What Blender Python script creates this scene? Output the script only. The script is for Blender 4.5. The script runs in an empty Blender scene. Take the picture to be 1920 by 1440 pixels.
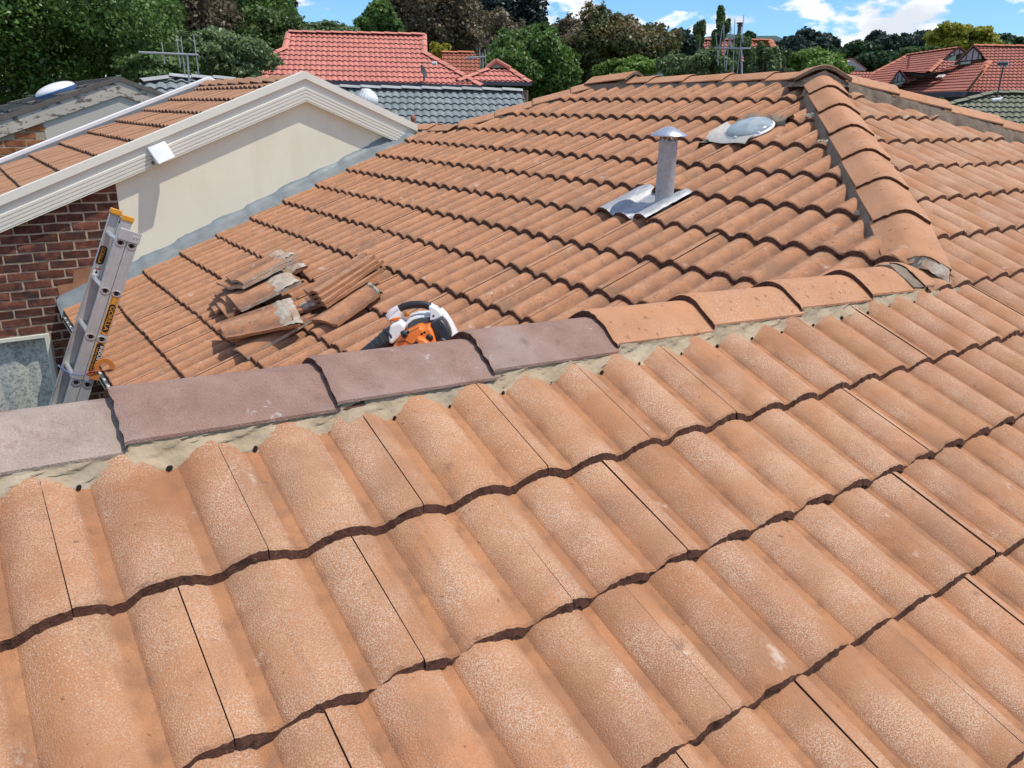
import bpy, bmesh, math, random
import numpy as np
from mathutils import Vector, Matrix
random.seed(7)
RNG = np.random.default_rng(7)
SC = bpy.context.scene
COL = SC.collection

# ------------------------------------------------------------------ camera, sky, sun, exposure
CAM = np.array([-0.044, -1.205, 0.716])
YAW, PITCH, ROLL, FPX = 0.6126, 0.33416, 0.014476, 1485.08
def _axes():
    cy, sy, cp, sp = math.cos(YAW), math.sin(YAW), math.cos(PITCH), math.sin(PITCH)
    f = np.array([sy*cp, cy*cp, -sp]); r = np.array([cy, -sy, 0.0]); u = np.cross(r, f)
    c, s = math.cos(ROLL), math.sin(ROLL)
    return np.array([c*r+s*u, -s*r+c*u, f])
AX = _axes()
cd = bpy.data.cameras.new('camera'); co = bpy.data.objects.new('camera', cd); COL.objects.link(co)
cd.sensor_width = 36.0; cd.sensor_fit = 'HORIZONTAL'; cd.lens = 36.0*FPX/1920.0
cd.clip_start = 0.02; cd.clip_end = 6000.0
co.matrix_world = Matrix(((AX[0][0], AX[1][0], -AX[2][0], CAM[0]), (AX[0][1], AX[1][1], -AX[2][1], CAM[1]),
                          (AX[0][2], AX[1][2], -AX[2][2], CAM[2]), (0, 0, 0, 1)))
SC.camera = co

SUN = np.array([0.34, -0.34, 1.0]); SUN /= np.linalg.norm(SUN)
w = bpy.data.worlds.new('World'); SC.world = w; w.use_nodes = True
nt = w.node_tree; nt.nodes.clear()
def N(t, ty, **k):
    n = t.nodes.new(ty)
    for a, b in k.items():
        setattr(n, a, b)
    return n
out = N(nt, 'ShaderNodeOutputWorld'); bg = N(nt, 'ShaderNodeBackground'); bg.inputs[1].default_value = 0.15
sky = N(nt, 'ShaderNodeTexSky', sky_type='NISHITA', sun_disc=False)
sky.sun_elevation = math.asin(SUN[2]); sky.sun_rotation = math.atan2(SUN[0], SUN[1]); sky.altitude = 300
sky.air_density = 1.0; sky.dust_density = 0.3; sky.ozone_density = 2.5
tc = N(nt, 'ShaderNodeTexCoord'); mp = N(nt, 'ShaderNodeMapping'); mp.inputs['Scale'].default_value = (1, 1, 2.3)
mp.inputs['Location'].default_value = (0.62, 0.27, 0.04)
no = N(nt, 'ShaderNodeTexNoise'); no.inputs['Scale'].default_value = 13.0; no.inputs['Detail'].default_value = 9; no.inputs['Roughness'].default_value = 0.52
rp = N(nt, 'ShaderNodeValToRGB'); rp.color_ramp.elements[0].position = 0.515; rp.color_ramp.elements[1].position = 0.575
no2 = N(nt, 'ShaderNodeTexNoise'); no2.inputs['Scale'].default_value = 16; no2.inputs['Detail'].default_value = 6
rp2 = N(nt, 'ShaderNodeValToRGB'); rp2.color_ramp.elements[0].color = (4.6, 4.9, 5.4, 1); rp2.color_ramp.elements[1].color = (7.0, 7.05, 7.2, 1)
rp2.color_ramp.elements[0].position = 0.35; rp2.color_ramp.elements[1].position = 0.62
tint = N(nt, 'ShaderNodeMixRGB', blend_type='MULTIPLY'); tint.inputs[0].default_value = 1; tint.inputs[2].default_value = (0.52, 0.76, 1.0, 1)
mx = N(nt, 'ShaderNodeMixRGB')
L = nt.links.new
L(tc.outputs['Generated'], mp.inputs[0]); L(mp.outputs[0], no.inputs['Vector']); L(mp.outputs[0], no2.inputs['Vector'])
L(no.outputs['Fac'], rp.inputs[0]); L(no2.outputs['Fac'], rp2.inputs[0]); L(sky.outputs[0], tint.inputs[1])
L(rp.outputs[0], mx.inputs[0]); L(tint.outputs[0], mx.inputs[1]); L(rp2.outputs[0], mx.inputs[2]); L(mx.outputs[0], bg.inputs[0]); L(bg.outputs[0], out.inputs[0])

sl = bpy.data.lights.new('sun', 'SUN'); so = bpy.data.objects.new('sun', sl); COL.objects.link(so)
sl.energy = 3.2; sl.angle = math.radians(0.5); sl.color = (1.0, 0.935, 0.83)
so.rotation_euler = Vector(SUN).to_track_quat('Z', 'Y').to_euler(); so.location = (5, -5, 20)
SC.view_settings.view_transform = 'Standard'; SC.view_settings.look = 'None'
SC.view_settings.exposure = 0.19; SC.view_settings.gamma = 1.0; SC.view_settings.use_curve_mapping = False

# ------------------------------------------------------------------ geometry helpers
def V(*a): return np.array(a, float)
def ray(px, py): return V((px-960)/FPX, -(py-720)/FPX, 1.0) @ AX
def plane_hit(px, py, n, p0):
    d = ray(px, py); n = np.asarray(n, float); return CAM + d*(((np.asarray(p0, float)-CAM) @ n)/(d @ n))
def onY(px, py, Y): return plane_hit(px, py, (0, 1, 0), (0, Y, 0))
def at(px, py, D):
    d = ray(px, py); return CAM + d*D/math.hypot(d[0], d[1])
def project(P):
    d = (np.asarray(P, float)-CAM) @ AX.T
    return 960+FPX*d[..., 0]/d[..., 2], 720-FPX*d[..., 1]/d[..., 2], d[..., 2]
def unit(v): v = np.asarray(v, float); return v/np.linalg.norm(v)

class MB:
    def __init__(s): s.v = []; s.f = []; s.m = []; s.r = []
    def add(s, vs, fs, mi=0, roll=None):
        b = len(s.v); s.v += [tuple(map(float, p)) for p in vs]
        s.r += list(roll) if roll is not None else [0.5]*len(vs)
        s.f += [tuple(b+i for i in f) for f in fs]; s.m += [mi]*len(fs)
        return s
    def grid(s, P, mi=0, roll=None, close_u=False):      # P[row][col]
        R, C = len(P), len(P[0]); fs = []
        for i in range(R-1):
            for j in range(C if close_u else C-1):
                k = (j+1) % C
                fs.append((i*C+j, i*C+k, (i+1)*C+k, (i+1)*C+j))
        s.add([p for r in P for p in r], fs, mi, roll)
        return s
    def box(s, lo, hi, mi=0, M=None):
        c = [V(x, y, z) for z in (lo[2], hi[2]) for y in (lo[1], hi[1]) for x in (lo[0], hi[0])]
        if M is not None: c = [M(p) for p in c]
        return s.add(c, [(0, 2, 3, 1), (4, 5, 7, 6), (0, 1, 5, 4), (2, 6, 7, 3), (0, 4, 6, 2), (1, 3, 7, 5)], mi)
    def tube(s, pts, rad, n=10, mi=0, cap=True, squash=None):
        pts = [np.asarray(p, float) for p in pts]; rad = rad if hasattr(rad, '__len__') else [rad]*len(pts)
        rows = []; prev = None
        for i, p in enumerate(pts):
            t = unit(pts[min(i+1, len(pts)-1)]-pts[max(i-1, 0)])
            a = prev if prev is not None else (V(0, 0, 1) if abs(t[2]) < .9 else V(1, 0, 0))
            x = unit(a-t*(a @ t)); y = np.cross(t, x); prev = x
            q = squash or (1, 1)
            rows.append([p+rad[i]*(q[0]*math.cos(2*math.pi*k/n)*x+q[1]*math.sin(2*math.pi*k/n)*y) for k in range(n)])
        s.grid(rows, mi, close_u=True)
        if cap:
            s.add(rows[0], [tuple(range(n))[::-1]], mi); s.add(rows[-1], [tuple(range(n))], mi)
        return s
    def lathe(s, c, prof, n=24, mi=0, ax=None, a=None, b=None):
        ax = V(0, 0, 1) if ax is None else ax; a = V(1, 0, 0) if a is None else a; b = V(0, 1, 0) if b is None else b
        rows = [[c+r*(math.cos(2*math.pi*k/n)*a+math.sin(2*math.pi*k/n)*b)+h*ax for k in range(n)] for r, h in prof]
        return s.grid(rows, mi, close_u=True)
    def prism(s, poly, off, mi=0):                       # poly: 3D points, off: extrusion vector
        n = len(poly); a = [np.asarray(p, float) for p in poly]; b = [p+off for p in a]
        s.add(a+b, [tuple(range(n))[::-1], tuple(range(n, 2*n))]+[(i, (i+1) % n, n+(i+1) % n, n+i) for i in range(n)], mi)
        return s
    def mesh(s, name, mats, smooth=False):
        me = bpy.data.meshes.new(name); me.from_pydata(s.v, [], s.f)
        for m in (mats if isinstance(mats, (list, tuple)) else [mats]): me.materials.append(m)
        if len(me.materials) > 1: me.polygons.foreach_set('material_index', s.m)
        at_ = me.attributes.new('roll', 'FLOAT', 'POINT'); at_.data.foreach_set('value', np.array(s.r, np.float32))
        bm = bmesh.new(); bm.from_mesh(me); bmesh.ops.recalc_face_normals(bm, faces=bm.faces); bm.to_mesh(me); bm.free()
        if smooth: me.polygons.foreach_set('use_smooth', [True]*len(me.polygons))
        me.update(); return me
def sharpen(me, ang=40):
    me.polygons.foreach_set('use_smooth', [True]*len(me.polygons)); me.set_sharp_from_angle(angle=math.radians(ang))
def link(name, me, parent=None, **props):
    o = bpy.data.objects.new(name, me); COL.objects.link(o)
    if parent is not None:
        o.parent = parent; o.matrix_parent_inverse = parent.matrix_world.inverted()
    for k, v in props.items(): o[k] = v
    return o
def obj(name, mb, mats, parent=None, smooth=False, bevel=0, seg=2, ang=40, **props):
    me = mb.mesh(name, mats)
    if smooth: sharpen(me, ang)
    o = link(name, me, parent, **props)
    if bevel:
        b = o.modifiers.new('bevel', 'BEVEL'); b.width = bevel; b.segments = seg; b.limit_method = 'ANGLE'; b.angle_limit = math.radians(35)
        sharpen(me, 60)
    return o
def thing(name, label, cat, loc=(0, 0, 0), group=None):
    o = bpy.data.objects.new(name, None); COL.objects.link(o); o.location = tuple(map(float, loc)); o.empty_display_size = 0.1
    o.matrix_world = Matrix.Translation(Vector(tuple(map(float, loc))))
    o['label'] = label; o['category'] = cat
    if group: o['group'] = group
    return o

# ------------------------------------------------------------------ materials
def mat(name, col, rough=0.8, var=0.12, scale=12.0, bump=0.0, bscale=120.0, metal=0.0, spec=0.3, obj_var=0.0, coord='pos', detail=6, transl=0):
    m = bpy.data.materials.new(name); m.use_nodes = True; t = m.node_tree; t.nodes.clear()
    o = N(t, 'ShaderNodeOutputMaterial'); p = N(t, 'ShaderNodeBsdfPrincipled'); L = t.links.new
    p.inputs['Roughness'].default_value = rough; p.inputs['Metallic'].default_value = metal; p.inputs['Specular IOR Level'].default_value = spec
    L(p.outputs[0], o.inputs[0])
    g = N(t, 'ShaderNodeNewGeometry')
    n1 = N(t, 'ShaderNodeTexNoise'); n1.inputs['Scale'].default_value = scale; n1.inputs['Detail'].default_value = detail; n1.inputs['Roughness'].default_value = 0.62
    L(g.outputs['Position'], n1.inputs['Vector'])
    r = N(t, 'ShaderNodeValToRGB'); r.color_ramp.elements[0].position = 0.3; r.color_ramp.elements[1].position = 0.7
    c = np.array(col)
    r.color_ramp.elements[0].color = (*np.clip(c*(1-var), 0, 1), 1); r.color_ramp.elements[1].color = (*np.clip(c*(1+var), 0, 1), 1)
    L(n1.outputs['Fac'], r.inputs[0]); cur = r.outputs[0]
    if obj_var:
        oi = N(t, 'ShaderNodeObjectInfo'); mr = N(t, 'ShaderNodeMapRange'); mr.inputs['To Min'].default_value = 1-obj_var; mr.inputs['To Max'].default_value = 1+obj_var
        ad = N(t, 'ShaderNodeMath', operation='ADD'); fr = N(t, 'ShaderNodeMath', operation='FRACT')
        L(oi.outputs['Random'], ad.inputs[0]); L(g.outputs['Random Per Island'], ad.inputs[1]); L(ad.outputs[0], fr.inputs[0]); L(fr.outputs[0], mr.inputs['Value'])
        mm = N(t, 'ShaderNodeMixRGB', blend_type='MULTIPLY'); mm.inputs[0].default_value = 1
        L(cur, mm.inputs[1]); L(mr.outputs[0], mm.inputs[2]); cur = mm.outputs[0]
    L(cur, p.inputs['Base Color'])
    if bump:
        n2 = N(t, 'ShaderNodeTexNoise'); n2.inputs['Scale'].default_value = bscale; n2.inputs['Detail'].default_value = 5
        L(g.outputs['Position'], n2.inputs['Vector'])
        b = N(t, 'ShaderNodeBump'); b.inputs['Strength'].default_value = bump; b.inputs['Distance'].default_value = 0.004
        L(n2.outputs['Fac'], b.inputs['Height']); L(b.outputs[0], p.inputs['Normal'])
    m['p'] = p.name; m['cur'] = r.name
    return m
def layer(m, col, scale, lo, hi, strength=1.0, use_roll=None, detail=4, stretch=None, rough=0.6):
    """lay patches of a second colour over a material where a noise passes a threshold (wear, grain, lichen, trough dirt and shading)"""
    t = m.node_tree; L = t.links.new; p = t.nodes[m['p']]; src = p.inputs['Base Color'].links[0].from_socket
    g = [n for n in t.nodes if n.bl_idname == 'ShaderNodeNewGeometry'][0]
    n = N(t, 'ShaderNodeTexNoise'); n.inputs['Scale'].default_value = scale; n.inputs['Detail'].default_value = detail; n.inputs['Roughness'].default_value = rough
    vec = g.outputs['Position']
    if stretch:
        mp = N(t, 'ShaderNodeMapping'); mp.inputs['Scale'].default_value = stretch; L(vec, mp.inputs[0]); vec = mp.outputs[0]
    L(vec, n.inputs['Vector'])
    mr = N(t, 'ShaderNodeMapRange'); mr.inputs['From Min'].default_value = lo; mr.inputs['From Max'].default_value = hi; mr.inputs['To Max'].default_value = strength
    L(n.outputs['Fac'], mr.inputs['Value']); f = mr.outputs[0]
    if use_roll:
        a = N(t, 'ShaderNodeAttribute'); a.attribute_name = 'roll'
        m2 = N(t, 'ShaderNodeMapRange'); m2.inputs['From Min'].default_value = use_roll[0]; m2.inputs['From Max'].default_value = use_roll[1]
        L(a.outputs['Fac'], m2.inputs['Value'])
        mu = N(t, 'ShaderNodeMath', operation='MULTIPLY'); L(f, mu.inputs[0]); L(m2.outputs[0], mu.inputs[1]); f = mu.outputs[0]
        if len(use_roll) > 2:
            n3 = N(t, 'ShaderNodeTexNoise'); n3.inputs['Scale'].default_value = use_roll[2]; n3.inputs['Detail'].default_value = 3; L(g.outputs['Position'], n3.inputs['Vector'])
            m3 = N(t, 'ShaderNodeMapRange'); m3.inputs['From Min'].default_value = 0.36; m3.inputs['From Max'].default_value = 0.62; L(n3.outputs['Fac'], m3.inputs['Value'])
            mu2 = N(t, 'ShaderNodeMath', operation='MULTIPLY'); L(f, mu2.inputs[0]); L(m3.outputs[0], mu2.inputs[1]); f = mu2.outputs[0]
    mx = N(t, 'ShaderNodeMixRGB'); mx.inputs[2].default_value = (*col, 1)
    L(f, mx.inputs[0]); L(src, mx.inputs[1]); L(mx.outputs[0], p.inputs['Base Color'])
    return m

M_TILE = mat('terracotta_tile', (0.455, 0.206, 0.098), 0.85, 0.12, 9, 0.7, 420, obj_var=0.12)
layer(M_TILE, (0.52, 0.255, 0.122), 2.1, 0.42, 0.6, 0.6)
layer(M_TILE, (0.30, 0.150, 0.082), 1.0, 0.55, 0.74, 0.6, detail=5, stretch=(42, 3.2, 3.2))
layer(M_TILE, (0.37, 0.175, 0.088), 34, 0.56, 0.75, 0.6)
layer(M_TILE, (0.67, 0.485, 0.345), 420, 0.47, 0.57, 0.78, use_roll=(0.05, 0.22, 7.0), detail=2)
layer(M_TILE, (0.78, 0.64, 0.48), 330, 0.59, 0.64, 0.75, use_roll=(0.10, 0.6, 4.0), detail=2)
layer(M_TILE, (0.34, 0.155, 0.08), 330, 0.60, 0.66, 0.6, use_roll=(-0.5, 0.5, 8.0), detail=2)
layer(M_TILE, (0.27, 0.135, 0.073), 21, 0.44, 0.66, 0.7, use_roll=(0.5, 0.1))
layer(M_TILE, (0.36, 0.185, 0.10), 6, 0.50, 0.68, 0.6, detail=8)
layer(M_TILE, (0.20, 0.11, 0.075), 13, 0.665, 0.74, 0.55, detail=7)
layer(M_TILE, (0.72, 0.60, 0.48), 11, 0.67, 0.73, 0.6, detail=6)
layer(M_TILE, (0.16, 0.075, 0.045), 70, 0.69, 0.74, 0.7, detail=3)
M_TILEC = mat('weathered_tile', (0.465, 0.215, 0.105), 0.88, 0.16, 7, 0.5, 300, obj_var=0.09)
layer(M_TILEC, (0.33, 0.18, 0.105), 22, 0.5, 0.72, 0.75)
layer(M_TILEC, (0.60, 0.40, 0.28), 130, 0.52, 0.64, 0.5, use_roll=(0.2, 0.8, 8.0))
layer(M_TILEC, (0.13, 0.075, 0.05), 58, 0.60, 0.66, 0.75, use_roll=(-0.5, 0.5, 3.0), detail=3)
layer(M_TILEC, (0.23, 0.125, 0.078), 19, 0.26, 0.56, 0.9, use_roll=(0.82, 0.05))  # trough dirt, coloured darker and wider to strengthen the shading of the rolls
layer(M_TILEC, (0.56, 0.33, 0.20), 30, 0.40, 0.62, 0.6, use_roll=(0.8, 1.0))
layer(M_TILEC, (0.62, 0.50, 0.40), 16, 0.64, 0.73, 0.6, detail=5)
layer(M_TILEC, (0.27, 0.165, 0.10), 5.5, 0.56, 0.70, 0.7, detail=8)
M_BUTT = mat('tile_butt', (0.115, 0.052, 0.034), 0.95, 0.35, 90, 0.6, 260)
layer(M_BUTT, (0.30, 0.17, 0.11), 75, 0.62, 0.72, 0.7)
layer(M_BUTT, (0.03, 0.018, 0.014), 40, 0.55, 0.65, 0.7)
M_SMOOTH = mat('smooth_tile', (0.41, 0.215, 0.120), 0.85, 0.12, 6, 0.3, 260, obj_var=0.06)
layer(M_SMOOTH, (0.30, 0.13, 0.07), 18, 0.55, 0.75, 0.6)
M_CAP = mat('terracotta_cap', (0.49, 0.238, 0.120), 0.85, 0.10, 8, 0.5, 380, obj_var=0.06)
layer(M_CAP, (0.70, 0.52, 0.41), 260, 0.52, 0.62, 0.55, use_roll=(-0.5, 0.5, 7.0))
layer(M_CAP, (0.20, 0.10, 0.06), 46, 0.63, 0.68, 0.7, detail=3)
M_CAPOLD = mat('purple_cap', (0.335, 0.205, 0.158), 0.92, 0.18, 16, 0.9, 330)
layer(M_CAPOLD, (0.25, 0.145, 0.11), 300, 0.55, 0.64, 0.6, detail=2)
layer(M_CAPOLD, (0.46, 0.34, 0.29), 420, 0.58, 0.68, 0.5)
layer(M_CAPOLD, (0.42, 0.32, 0.28), 3.5, 0.5, 0.66, 0.6)
layer(M_CAPOLD, (0.66, 0.60, 0.55), 14, 0.635, 0.70, 0.8, detail=8, rough=0.75)
layer(M_CAPOLD, (0.17, 0.10, 0.09), 20, 0.60, 0.72, 0.5)
M_CAPDUST = mat('dusty_cap', (0.41, 0.315, 0.255), 0.92, 0.16, 14, 0.8, 330)
layer(M_CAPDUST, (0.30, 0.205, 0.17), 280, 0.56, 0.64, 0.5, detail=2)
layer(M_CAPDUST, (0.58, 0.50, 0.43), 420, 0.55, 0.66, 0.4)
layer(M_CAPDUST, (0.29, 0.19, 0.16), 5, 0.55, 0.62, 0.8, detail=9, rough=0.75)
M_NEWM = mat('fresh_mortar', (0.42, 0.325, 0.215), 0.85, 0.16, 14, 0.7, 90)
layer(M_NEWM, (0.30, 0.235, 0.155), 22, 0.50, 0.66, 0.75, detail=7)
layer(M_NEWM, (0.26, 0.225, 0.18), 4.5, 0.52, 0.66, 0.7, detail=6); layer(M_NEWM, (0.58, 0.475, 0.32), 9, 0.55, 0.7, 0.6)
M_OLDM = mat('old_mortar', (0.245, 0.190, 0.138), 0.95, 0.22, 12, 0.8, 80)
layer(M_OLDM, (0.13, 0.10, 0.08), 16, 0.52, 0.68, 0.7); layer(M_OLDM, (0.50, 0.45, 0.36), 30, 0.66, 0.74, 0.6)
M_PALEM = mat('pale_mortar', (0.47, 0.40, 0.31), 0.95, 0.2, 22, 0.9, 70)
layer(M_PALEM, (0.62, 0.56, 0.46), 30, 0.5, 0.68, 0.8); layer(M_PALEM, (0.40, 0.23, 0.14), 17, 0.48, 0.62, 0.75, detail=7)
M_HOLE = mat('dark_hole', (0.018, 0.014, 0.011), 1, 0.2)
M_UNDER = mat('underlay', (0.035, 0.022, 0.018), 1, 0.2)
M_CREAM = mat('cream_cladding', (0.86, 0.815, 0.625), 0.75, 0.035, 3, 0.05, 40)
layer(M_CREAM, (0.50, 0.41, 0.29), 9, 0.655, 0.78, 0.6, detail=9, rough=0.7)
layer(M_CREAM, (0.79, 0.73, 0.55), 2.0, 0.50, 0.66, 0.5, stretch=(2.5, 1, 0.6))
M_TRIM = mat('cream_paint', (0.80, 0.765, 0.645), 0.5, 0.03, 5)
layer(M_TRIM, (0.55, 0.48, 0.38), 20, 0.66, 0.76, 0.3)
M_WHITE = mat('white_paint', (0.80, 0.80, 0.78), 0.45, 0.03, 6)
M_ZINC = mat('zinc', (0.45, 0.46, 0.455), 0.55, 0.16, 60, 0.15, 60, metal=0.1, spec=0.5)
layer(M_ZINC, (0.30, 0.29, 0.29), 24, 0.55, 0.7, 0.7)
M_BRIGHT = mat('bright_zinc', (0.60, 0.62, 0.65), 0.35, 0.12, 20, 0.1, 60, metal=0.8)
M_SHEET = mat('flashing_sheet', (0.35, 0.36, 0.37), 0.5, 0.14, 24, 0.6, 55, metal=0.15, spec=0.5)
layer(M_SHEET, (0.52, 0.53, 0.54), 30, 0.55, 0.62, 0.7, stretch=(0.6, 1.6, 1))
M_LEAD = mat('lead_flashing', (0.225, 0.255, 0.265), 0.5, 0.18, 9, 0.4, 22, metal=0.1, spec=0.4)
layer(M_LEAD, (0.36, 0.33, 0.29), 7, 0.58, 0.7, 0.5)
M_ALU = mat('aluminium', (0.54, 0.53, 0.505), 0.42, 0.10, 18, 0.06, 60, metal=0.35, spec=0.5)
M_ALUIN = mat('bright_aluminium', (0.72, 0.72, 0.72), 0.3, 0.06, 18, metal=0.7)
M_ORANGEP = mat('orange_plastic', (0.72, 0.32, 0.03), 0.45, 0.08, 20)
M_HOOK = mat('orange_hook', (0.55, 0.20, 0.045), 0.55, 0.12, 20)
M_BLACK = mat('black_plastic', (0.022, 0.022, 0.024), 0.42, 0.2, 30, spec=0.5)
M_DGREY = mat('grey_plastic', (0.06, 0.062, 0.066), 0.5, 0.15, 30, spec=0.5)
M_BORANGE = mat('blower_orange', (0.80, 0.20, 0.025), 0.38, 0.05, 20, spec=0.5)
M_BWHITE = mat('blower_white', (0.74, 0.74, 0.72), 0.4, 0.04, 20, spec=0.5)
M_DECALK = mat('decal_black', (0.03, 0.022, 0.018), 0.5, 0.1)
M_DECALO = mat('decal_orange', (0.66, 0.29, 0.04), 0.5, 0.1)
M_DECALW = mat('decal_white', (0.78, 0.77, 0.74), 0.5, 0.05)
M_CORDB = mat('blue_cord', (0.13, 0.18, 0.36), 0.8, 0.3, 300)
M_CORDR = mat('red_cord', (0.45, 0.10, 0.05), 0.8, 0.3, 300)
M_BRICK = mat('dark_brick', (0.155, 0.060, 0.037), 0.9, 0.45, 24, 0.6, 160, obj_var=0.45)
layer(M_BRICK, (0.05, 0.030, 0.030), 9, 0.50, 0.62, 0.8, detail=7); layer(M_BRICK, (0.30, 0.14, 0.09), 40, 0.66, 0.74, 0.6)
M_BJOINT = mat('brick_mortar', (0.45, 0.36, 0.25), 0.95, 0.2, 40, 0.6, 140)
M_BRICK2 = mat('orange_brick', (0.43, 0.17, 0.065), 0.9, 0.3, 18, 0.4, 120, obj_var=0.25)
layer(M_BRICK2, (0.24, 0.07, 0.035), 10, 0.5, 0.66, 0.8)
M_SMEAR = mat('render_patch', (0.36, 0.18, 0.095), 0.9, 0.22, 10, 0.5, 100)
M_GLASS = None
M_CURTAIN = mat('lace_curtain', (0.78, 0.76, 0.68), 0.9, 0.12, 30, 0.8, 60)
layer(M_CURTAIN, (0.36, 0.38, 0.35), 52, 0.50, 0.58, 0.8, detail=5)
M_DOME = mat('acrylic_dome', (0.30, 0.36, 0.38), 0.14, 0.10, 12, spec=0.45)
layer(M_DOME, (0.46, 0.49, 0.49), 14, 0.50, 0.64, 0.6)
M_WDOME = mat('white_dome', (0.78, 0.78, 0.76), 0.3, 0.04, 6)
M_DTILE = mat('charcoal_tile', (0.115, 0.10, 0.085), 0.9, 0.3, 6, 0.5, 90, obj_var=0.2)
layer(M_DTILE, (0.24, 0.22, 0.185), 9, 0.52, 0.66, 0.7)
M_GTILE = mat('grey_tile', (0.215, 0.245, 0.245), 0.85, 0.10, 2, obj_var=0.10)
layer(M_GTILE, (0.34, 0.37, 0.36), 4, 0.55, 0.7, 0.6)
M_GCAP = mat('grey_cap', (0.35, 0.36, 0.345), 0.85, 0.1, 4, obj_var=0.1)
M_RTILE = mat('red_tile', (0.58, 0.215, 0.165), 0.8, 0.06, 1.5, obj_var=0.08)
M_RCAP = mat('red_cap', (0.60, 0.23, 0.17), 0.8, 0.06, 3, obj_var=0.08); layer(M_RCAP, (0.68, 0.60, 0.54), 5, 0.66, 0.74, 0.8)
M_RTILE2 = mat('brown_red_tile', (0.36, 0.125, 0.075), 0.85, 0.1, 1.5, obj_var=0.1)
M_RTILE3 = mat('brick_red_tile', (0.41, 0.150, 0.108), 0.85, 0.08, 1.2, obj_var=0.08); layer(M_RTILE3, (0.32, 0.115, 0.085), 1.1, 0.5, 0.7, 0.5)
M_RCAP3 = mat('orange_cap', (0.50, 0.185, 0.105), 0.85, 0.08, 2)
M_OTILE = mat('olive_tile', (0.205, 0.205, 0.14), 0.85, 0.1, 1.5, obj_var=0.1)
M_FARBUTT = mat('far_butt', (0.17, 0.062, 0.05), 0.95, 0.2)
M_GREYBUTT = mat('grey_butt', (0.09, 0.10, 0.10), 0.95, 0.2)
M_PURPLE = mat('purple_fascia', (0.085, 0.075, 0.095), 0.6, 0.1, 3)
M_BRWALL = mat('brown_wall', (0.30, 0.19, 0.13), 0.9, 0.2, 8)
M_LOUV = mat('gablet_panel', (0.47, 0.44, 0.42), 0.7, 0.12, 2)
M_PEEL = mat('peeling_paint', (0.58, 0.51, 0.41), 0.8, 0.1, 4)
layer(M_PEEL, (0.17, 0.14, 0.115), 7, 0.53, 0.57, 0.95, detail=8, stretch=(1.0, 1, 2.2))
M_DWOOD = mat('weathered_wood', (0.16, 0.135, 0.115), 0.9, 0.2, 9)
M_DULL = mat('dull_cladding', (0.60, 0.54, 0.455), 0.8, 0.05, 2)
M_BARK = mat('bark', (0.10, 0.075, 0.055), 0.95, 0.3, 6)
M_GROUND = mat('ground_soil', (0.105, 0.115, 0.05), 1, 0.4, 0.35)
M_HILL = mat('far_forest', (0.055, 0.085, 0.075), 1, 0.25, 0.02)
M_GALV = mat('galvanised', (0.42, 0.43, 0.43), 0.45, 0.1, 9, metal=0.4)
M_RUST = mat('brown_pipe', (0.16, 0.075, 0.05), 0.7, 0.2, 20)
M_TERRA = mat('terracotta_pipe', (0.36, 0.15, 0.10), 0.85, 0.2, 30)
M_PALETRAY = mat('tray_paint', (0.50, 0.47, 0.42), 0.7, 0.2, 16)
M_BLUE = mat('blue_flashing', (0.06, 0.12, 0.26), 0.5, 0.2, 9)
M_GAP = mat('gutter_inside', (0.05, 0.045, 0.04), 0.9, 0.2)

def glass_mat():
    m = bpy.data.materials.new('window_glass'); m.use_nodes = True; t = m.node_tree; t.nodes.clear()
    o = N(t, 'ShaderNodeOutputMaterial'); a = N(t, 'ShaderNodeBsdfTransparent'); b = N(t, 'ShaderNodeBsdfGlossy'); x = N(t, 'ShaderNodeMixShader')
    lw = N(t, 'ShaderNodeLayerWeight'); pw = N(t, 'ShaderNodeMath', operation='POWER'); pw.inputs[1].default_value = 4.0; f = N(t, 'ShaderNodeMath', operation='MULTIPLY_ADD'); f.inputs[1].default_value = .85; f.inputs[2].default_value = .05
    t.links.new(lw.outputs['Facing'], pw.inputs[0]); t.links.new(pw.outputs[0], f.inputs[0])
    a.inputs[0].default_value = (0.96, 0.98, 0.98, 1); b.inputs['Roughness'].default_value = 0.02
    t.links.new(f.outputs[0], x.inputs[0]); t.links.new(a.outputs[0], x.inputs[1]); t.links.new(b.outputs[0], x.inputs[2]); t.links.new(x.outputs[0], o.inputs[0])
    return m
M_GLASS = glass_mat()
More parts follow.
